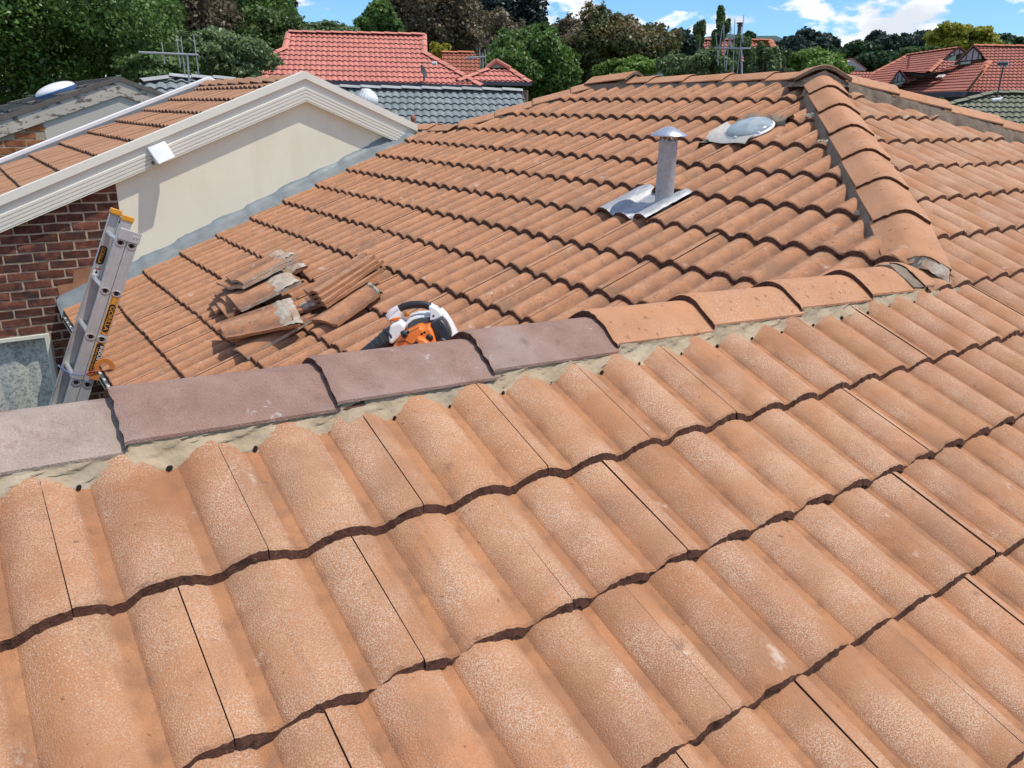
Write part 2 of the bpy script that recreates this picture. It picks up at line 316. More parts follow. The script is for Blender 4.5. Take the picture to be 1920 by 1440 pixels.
def leaf_mat(name, cols, gloss=0.45):
    m = bpy.data.materials.new(name); m.use_nodes = True; t = m.node_tree; t.nodes.clear(); L = t.links.new
    o = N(t, 'ShaderNodeOutputMaterial'); p = N(t, 'ShaderNodeBsdfPrincipled'); tr = N(t, 'ShaderNodeBsdfTranslucent'); x = N(t, 'ShaderNodeMixShader'); x.inputs[0].default_value = 0.32
    g = N(t, 'ShaderNodeNewGeometry'); r = N(t, 'ShaderNodeValToRGB'); r.color_ramp.interpolation = 'LINEAR'
    for i, c in enumerate(cols):
        e = r.color_ramp.elements[i] if i < 2 else r.color_ramp.elements.new(1)
        e.position = i/(len(cols)-1); e.color = (*c, 1)
    for i in range(len(cols)): r.color_ramp.elements[i].position = i/(len(cols)-1)
    for i, c in enumerate(cols): r.color_ramp.elements[i].color = (*c, 1)
    n = N(t, 'ShaderNodeTexNoise'); n.inputs['Scale'].default_value = 0.9; n.inputs['Detail'].default_value = 3; L(g.outputs['Position'], n.inputs['Vector'])
    a = N(t, 'ShaderNodeMath', operation='MULTIPLY_ADD'); a.inputs[1].default_value = 0.55; L(g.outputs['Random Per Island'], a.inputs[0])
    b = N(t, 'ShaderNodeMapRange'); b.inputs['From Min'].default_value = 0.3; b.inputs['From Max'].default_value = 0.7; b.inputs['To Max'].default_value = 0.45; L(n.outputs['Fac'], b.inputs['Value']); L(b.outputs[0], a.inputs[2])
    L(a.outputs[0], r.inputs[0]); L(r.outputs[0], p.inputs['Base Color']); L(r.outputs[0], tr.inputs[0])
    sc_ = 1.4
    for e in r.color_ramp.elements: e.color = (*[min(1, q*sc_) for q in e.color[:3]], 1)
    p.inputs['Roughness'].default_value = gloss; p.inputs['Specular IOR Level'].default_value = 0.35
    L(p.outputs[0], x.inputs[1]); L(tr.outputs[0], x.inputs[2]); L(x.outputs[0], o.inputs[0])
    return m

# ------------------------------------------------------------------ roof geometry constants
TH = 0.3930; TD = TH+math.radians(1.3)
XC, K0 = 2.119, 7.985
GA, GD, GC, WC = 0.2951, 0.2945, 0.2934, 0.130
T, TTD = math.tan(TH), math.tan(TD)
KA = 0.92                        # the near slope's own scale about the viewpoint used when it was surveyed
def SA(p): return CAM+KA*(np.asarray(p, float)-CAM)
SAM = Matrix.Translation(Vector(tuple(CAM*(1-KA)))) @ Matrix.Scale(KA, 4)
def hitA(px, py, h=0): return plane_hit(px, py, (0, -math.sin(TH), math.cos(TH)), (0, 0, h))
def hitC(px, py, h=0): return plane_hit(px, py, (-math.sin(TH), 0, math.cos(TH)), (XC, 0, h))

ROLLP = [2.1]
def roll(u):                     # u in reference metres, tile width 0.30
    t = ((u-0.0625)/0.15) % 1.0
    if t < 0.065 or t > 0.935: return 0.0
    s = (t-0.065)/0.87
    return 1-abs(2*s-1)**ROLLP[0]
def tile_mesh(name, W, Lh, G, H, lift, thick, n, rows, mats, seed=0, jit=0.0, phase=0.0, drop=0.012, edge=0.0016):
    r = random.Random(seed); mb = MB(); k = 0.30/W
    us = [edge+(W-2*edge)*i/n for i in range(n+1)]
    if n > 15:                                                  # put points exactly where the roll meets the pan
        for c in (0.0625, 0.2125):
            for d in (-.00975, .00975):
                uc = (c+d)/k; q = min(range(len(us)), key=lambda i: abs(us[i]-uc))
                if 0 < q < n: us[q] = uc
    tj = [r.gauss(0, jit) for _ in us]; tj2 = [r.gauss(0, jit*.6) for _ in us]; warp = r.gauss(0, jit*1.2)
    if jit:
        for _ in range(r.choice((0, 1, 1, 2))):                 # chipped spots along the tail edge
            i = r.randrange(1, n-1); d = r.uniform(.0025, .006)
            for q, f in ((i-1, .4), (i, 1), (i+1, .6)): tj[q] += d*f; tj2[q] += d*f*.5
    P = []; R = []
    for v in rows:
        row = []
        for i, u in enumerate(us):
            pr = roll(u*k+phase); h = lift*(1-v/G)+H*pr
            vv = v
            if v == rows[0]: vv += tj[i]*.8; h -= 0.0035*min(1, H/0.02)+tj2[i]
            elif v < 0.02: vv += tj[i]*.8; h += tj2[i]*.5
            row.append(V(u, vv, h+warp*(u/W-.5))); R.append(pr)
        P.append(row)
    mb.grid(P, 0, R)
    low = [p+V(0, -0.006-abs(r.gauss(0, jit*1.6)), -thick-r.gauss(0, jit)) for p in P[0]]
    und = [p+V(0, 0.06, 0) for p in low]
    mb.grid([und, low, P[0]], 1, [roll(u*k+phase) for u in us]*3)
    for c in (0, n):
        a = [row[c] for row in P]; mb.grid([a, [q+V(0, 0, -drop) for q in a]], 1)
    me = mb.mesh(name, mats); sharpen(me, 24); return me

class Frame:
    def __init__(s, O, U, Vv): s.O = np.asarray(O, float); s.U = unit(U); s.V = unit(Vv); s.N = np.cross(s.U, s.V)
    def p(s, u, v, n=0): return s.O+s.U*u+s.V*v+s.N*n
    def mat(s, u, v, n=0, rz=0.0):
        o = s.p(u, v, n); m = Matrix(((s.U[0], s.V[0], s.N[0], o[0]), (s.U[1], s.V[1], s.N[1], o[1]), (s.U[2], s.V[2], s.N[2], o[2]), (0, 0, 0, 1)))
        return m @ Matrix.Rotation(rz, 4, 'Z') if rz else m

def lay(cands, fr, rows, urange, W, G, meshes, clips, jn=0.0, jr=0.0, skip=None, ov=0.04, xf=None):
    """rows: list of (v0, uoffset, gauge). clips: list of (point, inward normal) or function of the tile's centre"""
    for v0, uo in rows:
        j0 = math.floor((urange[0]-uo)/W)
        for j in range(j0, int(math.ceil((urange[1]-uo)/W))):
            u0 = uo+j*W; c = fr.p(u0+W/2, v0+G/2) if xf is None else SA(fr.p(u0+W/2, v0+G/2))
            if skip and skip(u0, v0, c): continue
            cl = clips(c) if callable(clips) else clips
            cor = np.array([fr.p(a, b) for a in (u0, u0+W) for b in (v0, v0+G+ov)])
            if xf is not None: cor = CAM+KA*(cor-CAM)
            cut = []; outside = False
            for p, n in cl:
                d = (cor-np.asarray(p, float)) @ np.asarray(n, float)
                if (d < 0).all(): outside = True; break
                if (d < 0).any(): cut.append((p, n))
            if outside: continue
            x, y, z = project(cor); size = -1
            if (z > 0.05).all() and x.max() > -30 and x.min() < 1950 and y.max() > -30 and y.min() < 1470:
                size = (x.max()-x.min())*(y.max()-y.min())
            m = fr.mat(u0, v0+(RNG.normal(0, .0016) if jn else 0), RNG.normal(0, jn) if jn else 0, RNG.normal(0, jr) if jr else 0)
            if xf is not None: m = xf @ m
            cands.append((size, random.choice(meshes), m, cut))
def cut_mesh(me, m, cut):
    bm = bmesh.new(); bm.from_mesh(me); inv = m.inverted()
    for p, n in cut:
        q = inv @ Vector(tuple(map(float, p))); nn = (inv.to_3x3() @ Vector(tuple(map(float, n)))).normalized()
        bmesh.ops.bisect_plane(bm, geom=bm.verts[:]+bm.edges[:]+bm.faces[:], plane_co=q, plane_no=nn, clear_inner=True)
    if not bm.faces: bm.free(); return None
    r = bpy.data.meshes.new(me.name+'_cut'); bm.to_mesh(r); bm.free()
    for mt in me.materials: r.materials.append(mt)
    sharpen(r, 24)
    return r
def settle(cands, parent, name='roof_tile', limit=290, stuff='roof_tiles'):
    cands.sort(key=lambda c: -c[0]); n = 0; rest = []
    for size, me, m, cut in cands:
        if cut:
            me = cut_mesh(me, m, cut)
            if me is None: continue
        if size > 0 and n < limit:
            o = bpy.data.objects.new(name, me); COL.objects.link(o); o.parent = parent
            o.matrix_parent_inverse = parent.matrix_world.inverted(); o.matrix_world = m; n += 1
        else: rest.append((me, m))
    if rest:
        vs = []; fs = []; mi = []; rl = []; b = 0; mats = rest[0][0].materials[:]
        for me, m in rest:
            nv = len(me.vertices); a = np.empty(nv*3, np.float32); me.vertices.foreach_get('co', a); a = a.reshape(-1, 3)
            M = np.array(m); vs.append(a @ M[:3, :3].T+M[:3, 3])
            for p in me.polygons: fs.append([b+i for i in p.vertices]); mi.append(p.material_index)
            r = np.empty(nv, np.float32); me.attributes['roll'].data.foreach_get('value', r); rl.append(r); b += nv
        me = bpy.data.meshes.new(stuff); me.from_pydata(np.concatenate(vs).tolist(), [], fs)
        for mt in mats: me.materials.append(mt)
        me.polygons.foreach_set('material_index', mi)
        me.attributes.new('roll', 'FLOAT', 'POINT').data.foreach_set('value', np.concatenate(rl)); sharpen(me, 24)
        link(stuff, me, parent, kind='stuff')
    return n

# ------------------------------------------------------------------ ground and hills
def ground_z(x, y):
    d = math.hypot(x-CAM[0], y-CAM[1]); s = min(1, max(0, (d-13)/14)); s = s*s*(3-2*s)
    return -3.1+2.3*s+max(0, d-60)*0.012
def build_ground():
    mb = MB(); rings = [0, 3, 6, 9, 12, 15, 18, 21, 25, 30, 38, 50, 70, 110, 180, 320, 600, 1100, 2000, 3600]; n = 64; P = []
    for r in rings:
        P.append([V(r*math.cos(2*math.pi*k/n), r*math.sin(2*math.pi*k/n), min(ground_z(r*math.cos(2*math.pi*k/n), r*math.sin(2*math.pi*k/n)), 12)) for k in range(n)])
    mb.grid(P, 0, close_u=True); obj('ground', mb, M_GROUND, smooth=True, kind='structure')
build_ground()
def build_hill():
    mb = MB(); P = []; n = 90
    for i, (D, k) in enumerate(((700, 0), (860, .62), (1050, 1), (1300, .7), (1700, 0))):
        row = []
        for j in range(n+1):
            px = -900+j*45; h = k*(62+9*math.sin(px*.0061+.6)+5*math.sin(px*.019)+2*math.sin(px*.061+2))*1050/900
            if px < 1100: h *= max(0.15, 1-(1100-px)/900)
            d = ray(px, 204); d = unit(V(d[0], d[1], 0)); row.append(V(CAM[0]+d[0]*D, CAM[1]+d[1]*D, 6+h if k else -5))
        P.append(row)
    mb.grid(P); obj('hills', mb, M_HILL, smooth=True, kind='structure')
build_hill()

# ------------------------------------------------------------------ the main roof
LIFT, H_A, TK = 0.021, 0.0245, 0.017
LIFTC, H_C, TKC = 0.022, 0.028, 0.019
HOUSE = thing('tiled_house', 'house under the hipped terracotta tile roof that fills the near view', 'house', (2.6, 1.0, -3.1))
sA = 1.0
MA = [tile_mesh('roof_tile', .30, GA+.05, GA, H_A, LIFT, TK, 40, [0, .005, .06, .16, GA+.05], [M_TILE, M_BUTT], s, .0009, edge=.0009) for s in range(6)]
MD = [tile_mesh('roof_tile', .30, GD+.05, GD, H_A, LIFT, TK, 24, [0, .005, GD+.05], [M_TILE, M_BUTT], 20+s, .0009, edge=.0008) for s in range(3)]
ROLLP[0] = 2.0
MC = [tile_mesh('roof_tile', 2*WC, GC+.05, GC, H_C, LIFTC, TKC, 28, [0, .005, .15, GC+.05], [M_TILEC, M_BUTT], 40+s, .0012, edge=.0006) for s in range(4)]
ROLLP[0] = 2.1
baseA = -(LIFT+H_A*0.95)
frA = Frame((0, 0, 0), (1, 0, 0), (0, math.cos(TH), math.sin(TH))); frA.O = frA.N*baseA
frD = Frame((0, 0, 0), (1, 0, 0), (0, math.cos(TD), math.sin(TD))); frD.O = frA.O.copy()
frC = Frame((XC, 0, 0), (0, -1, 0), (math.cos(TH), 0, math.sin(TH))); baseC = -(LIFTC/2+H_C/2); frC.O = frC.O+frC.N*baseC
# hip lines in plan: H1 between C and D, H2 and H3 beyond the upper ridge
HP0, HP1 = V(2.899, .433, .372), V(4.014, 1.592, .856)                         # crest line of the hip caps
H1d = HP1-HP0; H1dir = H1d/H1d[2]; H1n = unit(V(H1d[1], -H1d[0], 0)); H1p = V(HP0[0], HP0[1], 0)
XR = 4.385; APEX = V(XR, 1.955, (XR-XC)*T)
H2a, H2b = V(XR, 3.83, 0), V(3.50, 4.64, 0); h2d = unit(H2b-H2a); H2n = V(-h2d[1], h2d[0], 0)
if H2n @ (V(3, 3, 0)-H2a) < 0: H2n = -H2n
H3a, H3b = V(4.42, 1.80, 0), V(6.3, .54, 0); h3d = unit(H3b-H3a); H3n = V(-h3d[1], h3d[0], 0)
if H3n @ (V(4, 1, 0)-H3a) < 0: H3n = -H3n
YRS = SA((0, .415, 0))[1]; VA, VB = V(2.635, YRS, 0), V(.67, 2.18, 0); vd = unit(VB-VA); Vn = V(-vd[1], vd[0], 0)   # valley behind the lower ridge
if Vn @ V(1, 1, 0) < 0: Vn = -Vn
cands = []
rowsA = [(-k*GA, (0.15 if k % 2 else 0.0)+(-.02 if k == 2 else 0)) for k in range(1, 6)]
lay(cands, frA, rowsA, (-1.2, 7.2), .30, GA, MA, [], .0014, .003, xf=SAM)
lay(cands, frD, [(0, 0)], (-1.2, 3.15), .30, GD, MA, [(V(0, YRS-.10, 0), V(0, -1, 0)), (SA((3.15, 0, 0)), V(-1, 0, 0))], .0012, .003, xf=SAM)
lay(cands, frD, [(k*GD, 0.15*(k % 2)) for k in range(0, 8)], (2.4, 7.2), .30, GD, MD,
    lambda c: [(H1p, H1n), (H3a, H3n), (SA((3.15, 0, 0)), V(1, 0, 0))] if c[1] < SA((0, .28, 0))[1] else [(H1p, H1n), (H3a, H3n)], .0012, .003, xf=SAM)
rowsC = []
for k in range(1, 15):
    v = (K0-k)*GC; rowsC.append((v, -0.06-.119+ (WC if k % 2 else 0)-5*2*WC))
def clipC(c):
    r = [(V(0, 5.02, 0), V(0, -1, 0)), (H1p, -H1n), (V(XR, 0, 0), V(-1, 0, 0)), (V(0.43, 0, 0), V(1, 0, 0)), (VA, Vn)]
    if abs((c[0]-XC)/math.cos(TH)/GC-(K0-6)-.5) < .4 and 1.30 < c[1] < 2.14: r.append((V(0, 1.895, 0), V(0, 1, 0)) if c[1] > 1.725 else (V(0, 1.553, 0), V(0, -1, 0)))
    if c[1] > 4.60: r.append((V(3.49, 0, 0), V(-1, 0, 0)))
    else: r.append((H2a, H2n))
    return r
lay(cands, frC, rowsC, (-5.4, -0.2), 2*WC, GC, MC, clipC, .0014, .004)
# the far sides (behind ridges), as plain tile surfaces
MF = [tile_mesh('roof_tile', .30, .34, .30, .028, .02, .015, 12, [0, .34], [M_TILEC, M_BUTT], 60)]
frE = Frame((4, .42, .170-.045), (-1, 0, 0), (0, -math.cos(TH+.02), math.sin(TH+.02)))
far = []
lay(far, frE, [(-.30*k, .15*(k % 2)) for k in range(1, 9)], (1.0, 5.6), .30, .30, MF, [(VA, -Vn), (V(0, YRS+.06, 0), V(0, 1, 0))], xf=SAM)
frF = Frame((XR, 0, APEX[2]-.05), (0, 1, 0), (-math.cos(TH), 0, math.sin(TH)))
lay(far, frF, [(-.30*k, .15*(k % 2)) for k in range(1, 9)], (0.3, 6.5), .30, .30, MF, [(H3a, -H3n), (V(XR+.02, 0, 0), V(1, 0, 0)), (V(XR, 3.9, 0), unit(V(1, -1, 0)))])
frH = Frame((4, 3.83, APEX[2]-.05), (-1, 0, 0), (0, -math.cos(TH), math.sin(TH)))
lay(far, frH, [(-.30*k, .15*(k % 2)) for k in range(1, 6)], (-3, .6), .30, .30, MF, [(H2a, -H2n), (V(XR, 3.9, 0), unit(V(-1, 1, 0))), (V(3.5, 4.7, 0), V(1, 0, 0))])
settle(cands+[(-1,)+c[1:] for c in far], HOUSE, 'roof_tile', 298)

# underlay sheets below the tiles
def sheet(fr, poly, n=-.016, xf=None):
    P = [V(x, y, ((fr.p(0, 0, n)-V(x, y, 0)) @ fr.N)/fr.N[2]) for x, y in poly]
    if xf: P = [SA(p) for p in P]
    obj('underlay', MB().add(P, [tuple(range(len(P)))]), M_UNDER, HOUSE)
sheet(frA, [(-1.2, -1.6), (7.2, -1.6), (7.2, 0), (-1.2, 0)], xf=1)
iA = lambda p: tuple((CAM+(np.asarray(p, float)-CAM)/KA)[:2])
sheet(frD, [(-1.2, 0), (7.2, 0), iA(H3b+H3n*.05), iA(H3a+H3n*.05), iA(APEX-H1dir*.12), iA(HP0-H1dir*.06), (2.9, .40), (-1.2, .40)], xf=1)
sheet(frC, [(2.66, .30), (HP0-H1dir*.05)[:2], (XR-.04, 1.95), (XR-.04, 3.80), (3.5, 4.58), (3.48, 5.1), (.47, 5.1), (.47, 2.42)], -.02)
sheet(frE, [(-1.2, .46), (2.7, .46), (.65, 2.46), (-1.2, 2.46)], -.01, xf=1)
sheet(frF, [(XR+.02, 2.0), (6.3, .6), (7.2, 6), (XR+.02, 4)], -.01)

# surface height functions, used to bed the mortar on the tiles
def zC(x, y):
    s = ((x-XC)/math.cos(TH))/GC; fr_ = (s-(K0 % 1)+1) % 1.0
    h = LIFTC*(1-fr_)+H_C*roll(((-y)-(-0.06-.119))*(.3/(2*WC)))
    return (x-XC)*T+(baseC+h)/math.cos(TH)
def zA(x, y):
    if y < 0: G_, t_, c_ = GA, T, math.cos(TH)
    else: G_, t_, c_ = GD, TTD, math.cos(TD)
    s = (y/c_)/G_; row = math.floor(s); fr_ = s-row
    return y*t_+(baseA+LIFT*(1-fr_)+H_A*roll(x))/c_
def zD(x, y): p = CAM+(V(x, y, 0)-CAM)/KA; return CAM[2]+KA*(zA(p[0], p[1])-CAM[2])
def zDp(x, y): p = CAM+(V(x, y, 0)-CAM)/KA; return CAM[2]+KA*(p[1]*TTD-CAM[2])

# ridge caps ------------------------------------------------------------
def cap_mesh(name, Ln, hw, drop, thick, mats, seed=0, up=0.016, n=18, flare=0.0):
    """a cap along +x: raised end at x=0, cross-section a rounded ridge"""
    r = random.Random(seed); mb = MB(); P = []; Rr = []
    ts = [-1+2*i/n for i in range(n+1)]; jj = [r.gauss(0, .0009) for _ in ts]
    rad = .46
    def prof(t): a = abs(t); return -drop*((a-rad/2) if a > rad else a*a/(2*rad))/(1-rad/2)
    xs = [0, .006, .03, Ln*.5, Ln+.02]
    for k, x in enumerate(xs):
        z0 = up*(1-min(1, x/Ln))-(.003 if k == 0 else 0)
        P.append([V(x+(jj[i]*2 if k < 2 else 0), t*hw*(1+flare*(1-x/Ln)), prof(t)+z0+jj[i]*.4) for i, t in enumerate(ts)])
    mb.grid(P, 0)
    lo = [p+V(.004, 0, -thick) for p in P[0]]; mb.grid([[p+V(.06, 0, 0) for p in lo], lo, P[0]], 1)
    for c in (0, n): a = [row[c] for row in P]; mb.grid([a, [q+V(0, 0, -.007) for q in a]], 0)
    hi = [p+V(0, 0, -thick) for p in P[-1]]; mb.grid([hi, P[-1]], 1)
    me = mb.mesh(name, mats); sharpen(me, 45); return me
def put_cap(me, p0, p1, side_up=None, parent=None, roll_=0.0, xf=None, **pr):
    x = unit(np.asarray(p1)-np.asarray(p0)); y = unit(np.cross(V(0, 0, 1), x)); z = np.cross(x, y)
    m = Matrix(((x[0], y[0], z[0], p0[0]), (x[1], y[1], z[1], p0[1]), (x[2], y[2], z[2], p0[2]), (0, 0, 0, 1))) @ Matrix.Rotation(roll_, 4, 'X')
    if xf is not None: m = xf @ m
    o = bpy.data.objects.new('ridge_cap', me); COL.objects.link(o); o.parent = parent or HOUSE; o.matrix_parent_inverse = (parent or HOUSE).matrix_world.inverted(); o.matrix_world = m
    for k, v in pr.items(): o[k] = v
    return o
# lower ridge R1: x breaks measured along it
YR, ZT = 0.415, 0.186
brk = [-1.05, -.66, -.26, .143, .553, .952, 1.353, 1.734, 2.14, 2.526, 2.87, 3.12]
for i in range(len(brk)-1):
    a, b = brk[i], brk[i+1]
    mt = [M_CAPDUST, M_CAPOLD] if i < 3 else [M_CAPOLD, M_BUTT] if i < 6 else [M_CAP, M_BUTT]
    me = cap_mesh('ridge_cap', b-a-(.05 if i == 9 else 0), .125, .064, .019, mt, i, .022)
    zz = ZT-.014+RNG.normal(0, .0015)-(.010 if i == 10 else 0)
    o = put_cap(me, V(a, YR+RNG.normal(0, .003), zz), V(b, YR+RNG.normal(0, .003), zz+.001), xf=SAM)
    if i < 3: o['label'] = 'dusty pale purple ridge cap'
    elif i < 6: o['label'] = 'purple brown ridge cap with white stains'
# hip H1 caps
def hipP(t, dz=0): return HP0+(HP1-HP0)*t+V(0, 0, dz)
capH = [cap_mesh('ridge_cap', .36, .104, .048, .017, [M_CAP, M_BUTT], 30+i, .018) for i in range(3)]
put_cap(cap_mesh('ridge_cap', .30, .110, .050, .017, [M_CAP, M_BUTT], 39, .006), hipP(-.172, -.040), hipP(0, -.006))
for i in range(6):
    t = i/5
    put_cap(random.choice(capH), hipP(t, -.006), hipP(t+.2, -.006), roll_=RNG.normal(0, .010))
# upper ridge caps
ZR = .962
capR = [cap_mesh('ridge_cap', .36, .112, .045, .016, [M_CAP, M_BUTT], 50+i, .014) for i in range(3)]
for a in (3.62, 3.27, 2.92, 2.57, 2.22): put_cap(random.choice(capR), V(XR, a-.33, ZR-.012), V(XR, a+.02, ZR-.012))
n2 = 4
for i in range(n2):
    p = H2b+(H2a-H2b)*(i/n2); q = H2b+(H2a-H2b)*((i+1)/n2)
    put_cap(random.choice(capR), V(p[0], p[1], .600+.36*i/n2), V(q[0], q[1], .600+.36*(i+1)/n2))
n3 = 7; zH3 = lambda p: zDp(p[0], p[1])+.062
for i in range(n3):
    p = H3b+(H3a-H3b)*(i/n3); q = H3b+(H3a-H3b)*((i+1)/n3)
    put_cap(random.choice(capH), V(p[0], p[1], zH3(p)-.016), V(q[0], q[1], zH3(q)-.016))
put_cap(random.choice(capR), V(3.50, 4.98, .578), V(3.50, 5.28, .578)); put_cap(random.choice(capR), V(3.50, 4.64, .578), V(3.50, 4.98, .578))
# apex caps bedded high in mortar where the ridges meet
def apex(p0, p1, hw, drop, dz, seed, fill, zlow):
    me = cap_mesh('apex_cap', float(np.linalg.norm(p1-p0)), hw, drop, .02, [M_CAP, M_OLDM], seed, .012, 20, .05)
    o = put_cap(me, p0+V(0, 0, dz), p1+V(0, 0, dz)); o.name = 'apex_cap'
    x = unit((p1-p0)*V(1, 1, 0)); y = V(-x[1], x[0], 0); r = random.Random(seed); Ln = np.linalg.norm((p1-p0)[:2])
    rows = []
    for k in range(5):
        s = k/4; row = []
        for i in range(29):
            a = 2*math.pi*i/28; sx = Ln/2*(1+math.copysign(abs(math.cos(a))**.35, math.cos(a))*(.97+.10*s)); sy = hw*math.copysign(abs(math.sin(a))**.45, math.sin(a))*(.96+.12*s)
            t = abs(sy)/hw; zc = p0[2]+dz-(drop*(t if t < 1 else 1)+.018)+(p1-p0)[2]*sx/Ln
            row.append(V(p0[0], p0[1], 0)+x*sx+y*sy+V(0, 0, zc*(1-s)+zlow*s)+V(r.gauss(0, .003), r.gauss(0, .003), 0))
        rows.append(row)
    obj('mortar_bed', MB().grid(rows), fill, HOUSE, smooth=True, ang=60)
apex(hipP(1.13, .006), hipP(1.13, .006)+V(.24, .25, .012), .150, .066, .040, 3, M_OLDM, .86)
apex(V(XR+.00, 3.52, ZR), V(XR-.05, 3.92, ZR-.02), .125, .055, .026, 5, M_OLDM, .84)

# mortar beds --------------------------------------------------------------
def mortar(name, pts_top, pts_bot, m, nrow=5, bulge=.008, jit=.003, seed=0):
    r = random.Random(seed); rows = []
    C = len(pts_top)
    for i in range(nrow+1):
        s = i/nrow; row = []
        for k in range(C):
            p = pts_top[k]*(1-s)+pts_bot[k]*s; e = (pts_bot[k]-pts_top[k])*V(1, 1, 0); ee = unit(e) if np.linalg.norm(e) > 1e-6 else V(0, 0, 0)
            row.append(p+ee*(bulge*math.sin(s*math.pi))*(-1 if bulge < 0 else 1)+V(r.gauss(0, jit), r.gauss(0, jit), r.gauss(0, jit*.6))*(1 if 0 < i else .3))
        rows.append(row)
    mb = MB().grid(rows); return obj(name, mb, m, HOUSE, smooth=True, ang=60)
def noise1(x, s=0): return math.sin(x*7.3+s)+.6*math.sin(x*17.1+2*s)+.4*math.sin(x*41+s*3)
xs = np.arange(-1.0, 3.12, .0125)
topA = []; botA = []
for x in xs:
    i = max(k for k in range(len(brk)) if brk[k] <= x+1e-9); fr_ = min(1, (x-brk[i])/.40)
    z = ZT-.014+.022*(1-fr_)-.064-.004
    topA.append(V(x, YR-.122, z)); yb = min(.263, .252+.010*(1-roll(x))**2+.0010*noise1(x)+.0012*noise1(x*3.1)); botA.append(V(x, yb, zA(x, yb)-.003))
r = random.Random(3); rows = []; NR = 12
for k in range(NR+1):
    s = k/NR; row = []
    for j, x in enumerate(xs):
        a, b = topA[j], botA[j]; rv = roll(x); e = 1.35+.35*rv
        p = V(x, a[1]+(b[1]-a[1])*s**e, a[2]+(b[2]-a[2])*s**.92)
        tr = .0016*math.sin(x*61+s*9)*math.sin(x*23)+.0010*math.sin(x*140+s*21)
        p = p+V(0, 2.2*tr*(1 if 0 < k < NR else 0)+r.gauss(0, .0011), r.gauss(0, .0010))
        if k == NR: p = p+V(0, r.gauss(0, .0014), 0)
        row.append(SA(p))
    rows.append(row)
obj('mortar_bed', MB().grid(rows), M_NEWM, HOUSE, smooth=True, ang=70)
for j in range(-4, 20):
    xh = .0625+.15*j+RNG.normal(0, .007)
    if not -.4 < xh < 2.95: continue
    y = .2635+RNG.normal(0, .002); c = V(xh, y-.002, zA(xh, y)+.0065); rr = abs(RNG.normal(.0042, .0012)); q_ = RNG.uniform(.6, 1.2)
    h = MB(); h.lathe(c, [(rr, -.004), (rr*1.05, 0), (rr*.7, .0012), (0.0003, .0014)], 10, ax=unit(V(0, -.75, .66)), a=V(q_, 0, 0), b=unit(V(0.2, .66, .75)))
    h.v = [tuple(SA(p)) for p in h.v]; obj('weep_hole', h, M_HOLE, HOUSE, smooth=True)
mortar('mortar_bed', [SA((x, YR+.115, ZT-.08)) for x in xs[::4]], [SA((x, YR+.16, .08)) for x in xs[::4]], M_NEWM, 2, .004, .001, 5)
# hip H1: C side and D side
tz = np.arange(-.16, 1.12, .010)
def cap_low(t, side): return hipP(t, -.048-.006-(.036*min(1, -t/.172) if t < 0 else 0))+side*H1n*.102
mortar('mortar_bed', [cap_low(t, -1) for t in tz], [(lambda p: V(p[0], p[1], zC(p[0], p[1])-.008))(hipP(t)-H1n*(.118+.004*noise1(t*4))) for t in tz], M_OLDM, 4, .002, .0012, 7)
mortar('mortar_bed', [cap_low(t, 1) for t in tz], [(lambda p: V(p[0], p[1], zD(p[0], p[1])-.008))(hipP(t)+H1n*(.110+.004*noise1(t*4))) for t in tz], M_OLDM, 4, .002, .0012, 8)
for k in range(1, 7):                                           # pale smears where the course ends meet the hip
    x = XC+(K0-k)*GC*math.cos(TH)+.012; t = (x-H1n[0]*-.112-HP0[0])/(HP1-HP0)[0]; p = hipP(t)-H1n*.112
    if t < -.12 or t > 1: continue
    mb = MB(); r = random.Random(k); mb.lathe(V(p[0]+.006, p[1]+.010, zC(p[0]+.02, p[1])-.004), [(.020*math.cos(i/5*math.pi/2), .010*math.sin(i/5*math.pi/2)) for i in range(6)], 12, ax=unit(V(-.3, .3, 1)), a=unit(V(.3, -1, .0))*2.2, b=unit(V(1, .3, .4))*.8)
    mb.v = [tuple(V(*q)+V(r.gauss(0, .003), r.gauss(0, .003), r.gauss(0, .002))) for q in mb.v]
    obj('mortar_smear', mb, M_PALEM, HOUSE, smooth=True, ang=80)
ys = np.arange(2.0, 3.86, .0125)
mortar('mortar_bed', [V(XR-.108, y, ZR-.012-.045-.004) for y in ys], [V(4.258+.004*noise1(y*3), y, min(ZR-.07, zC(4.258, y)-.010)) for y in ys], M_OLDM, 4, .003, .0012, 9)
ss = np.linspace(0, 1, 90)
mortar('mortar_bed', [(lambda p: V(p[0], p[1], 0))(H2b+(H2a-H2b)*s+H2n*.106)+V(0, 0, .600+.36*s-.055) for s in ss],
       [(lambda p: V(p[0], p[1], zC(p[0], p[1])-.010))(H2b+(H2a-H2b)*s+H2n*.150) for s in ss], M_OLDM, 4, .002, .0015, 10)
ys = np.arange(4.5, 5.2, .0125)
mortar('mortar_bed', [V(3.50-.108, y, .524) for y in ys], [V(3.345, y, zC(3.345, y)-.010) for y in ys], M_OLDM, 3, .002, .0012, 11)
ss = np.linspace(0, 1, 150)
mortar('mortar_bed', [(lambda p, c: V(p[0], p[1], zH3(c)-.062))(H3a+(H3b-H3a)*s+H3n*.100, H3a+(H3b-H3a)*s) for s in ss],
       [(lambda p: V(p[0], p[1], zD(p[0], p[1])-.010))(H3a+(H3b-H3a)*s+H3n*(.130+.006*noise1(s*20))) for s in ss], M_OLDM, 4, .003, .002, 12)
